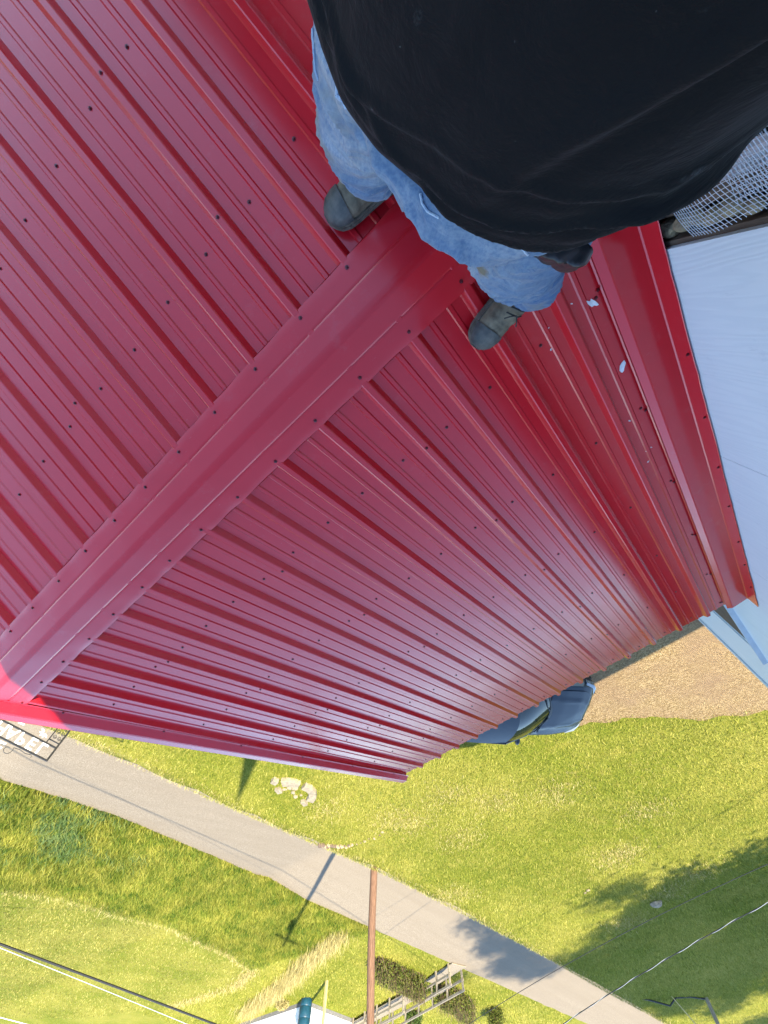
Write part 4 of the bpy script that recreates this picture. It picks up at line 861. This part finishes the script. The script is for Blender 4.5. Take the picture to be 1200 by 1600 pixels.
def shrub(name, pts, rad, h, n_leaf, n_twig, label, cat, leafm='hedgeleaf'):
    o = empty(name, (pts[0][0], pts[0][1], T(*pts[0])), label, cat); O = Vector(o.location); mb = MB()
    P = [Vector((x, y, T(x, y))) for x, y in pts]
    def along(t_): k = min(int(t_ * (len(P) - 1)), len(P) - 2); return P[k].lerp(P[k + 1], t_ * (len(P) - 1) - k) if len(P) > 1 else P[0]
    for i in range(n_twig):
        b_ = along(random.random()) - O + Vector((random.gauss(0, rad * .35), random.gauss(0, rad * .35), 0)); tip = b_ + Vector((random.gauss(0, rad * .4), random.gauss(0, rad * .4), h * random.uniform(.6, 1.1))); mb.tube([b_, b_.lerp(tip, .5) + Vector((random.gauss(0, .05), random.gauss(0, .05), 0)), tip], [.022, .016, .008], 4)
    mb.build('stems', 'twig', o)
    n = n_leaf; tv = RNG.random(n); C_ = np.array([along(t_) - O for t_ in tv]); a = RNG.uniform(0, 2 * np.pi, n); rr = rad * RNG.random(n) ** .5 * (1 + .25 * np.sin(tv * 40)); zz = h * RNG.random(n) ** .7 * (1 - .35 * (rr / rad) ** 2)
    C_ = C_ + np.stack([rr * np.cos(a), rr * np.sin(a), zz], 1); s = RNG.uniform(.03, .075, n)[:, None]; u = RNG.normal(size=(n, 3)); u /= np.linalg.norm(u, axis=1)[:, None]; v = np.cross(u, RNG.normal(size=(n, 3))); v /= np.linalg.norm(v, axis=1)[:, None]
    V = np.concatenate([C_ - u * s, C_ + v * s * .5, C_ + u * s, C_ - v * s * .5]); i = np.arange(n); F = np.concatenate([np.stack([i, i + n, i + 2 * n], 1), np.stack([i, i + 2 * n, i + 3 * n], 1)])
    q = np_mesh('foliage', V, F, leafm, o)
    return o
shrub('hedge', [(25.3, 27.6), (25.2, 29.4), (25.3, 31.0), (25.25, 31.7)], .62, 1.2, 8200, 620, 'clipped hedge with bare brown twigs between the utility pole and the walkway', 'hedge')
shrub('hedge', [(25.0, 33.8), (24.9, 35.4), (25.6, 37.6)], .66, 1.2, 7400, 520, 'shorter brown twigged hedge across the walkway from the pole', 'hedge')
shrub('shrub', [(24.7, 39.6), (24.8, 40.0)], .55, 1.25, 3000, 30, 'round dense green shrub alone on the lawn past the hedge end', 'shrub')
shrub('shrub', [(29.6, 36.3), (29.8, 36.6)], .55, .9, 2600, 30, 'low dark shrub beside the walkway rail', 'shrub', 'leaf')
shrub('shrub', [(35.6, 28.6)], .5, .5, 800, 14, 'small yellowing tuft bush beside the white house wall', 'shrub', 'straw')

# ------------------------------------------------------------------ two trees beside the church whose shade falls on the lawn
def tree(x, y, H, lo, cr, ch, n, label, seed):
    o = empty('shade_tree', (x, y, T(x, y)), label, 'tree'); rnd = random.Random(seed); mb = MB()
    mb.tube([(0, 0, -.3), (.1, .05, H * .25), (-.05, .1, H * .5), (.1, 0, H * .85)], [.34, .26, .18, .05], 12); tips = []
    for i in range(34):
        z0 = H * rnd.uniform(lo, .82); a = rnd.uniform(0, 6.28); L = cr * rnd.uniform(.6, 1.1); t_ = Vector((L * math.cos(a), L * math.sin(a), z0 + L * rnd.uniform(.2, .8))); b_ = Vector((0, 0, z0)); mb.tube([b_, b_.lerp(t_, .5) + Vector((0, 0, -.15)), t_], [.09, .055, .02], 6); tips.append(t_)
        for j in range(4):
            s = b_.lerp(t_, rnd.uniform(.4, 1)); e = s + Vector((rnd.gauss(0, .8), rnd.gauss(0, .8), rnd.gauss(.3, .5))); mb.tube([s, e], [.025, .01], 4); tips.append(e)
    mb.build('trunk', 'bark', o, smooth=True)
    tp = np.array([tuple(t_) for t_ in tips]); C_ = tp[RNG.integers(0, len(tp), n)] + RNG.normal(0, .42, (n, 3)); s = RNG.uniform(.07, .14, n)[:, None]; u = RNG.normal(size=(n, 3)); u /= np.linalg.norm(u, axis=1)[:, None]; v = np.cross(u, RNG.normal(size=(n, 3))); v /= np.linalg.norm(v, axis=1)[:, None]
    V = np.concatenate([C_ - u * s, C_ + v * s * .6, C_ + u * s, C_ - v * s * .6]); i = np.arange(n); F = np.concatenate([np.stack([i, i + n, i + 2 * n], 1), np.stack([i, i + 2 * n, i + 3 * n], 1)]); np_mesh('crown', V, F, 'leaf', o)
tree(-8.0, 19.3, 15.5, .30, 5.0, 8, 56000, 'broad leafy tree beside the gravel drive shading the lawn', 3)
tree(-13.0, 15.8, 25, .50, 5.2, 12, 52000, 'taller looser tree behind the broad one, shading the road', 9)
tree(-12.0, 24.5, 17, .30, 5.0, 9, 60000, 'third leafy tree down the drive from the broad one', 21)
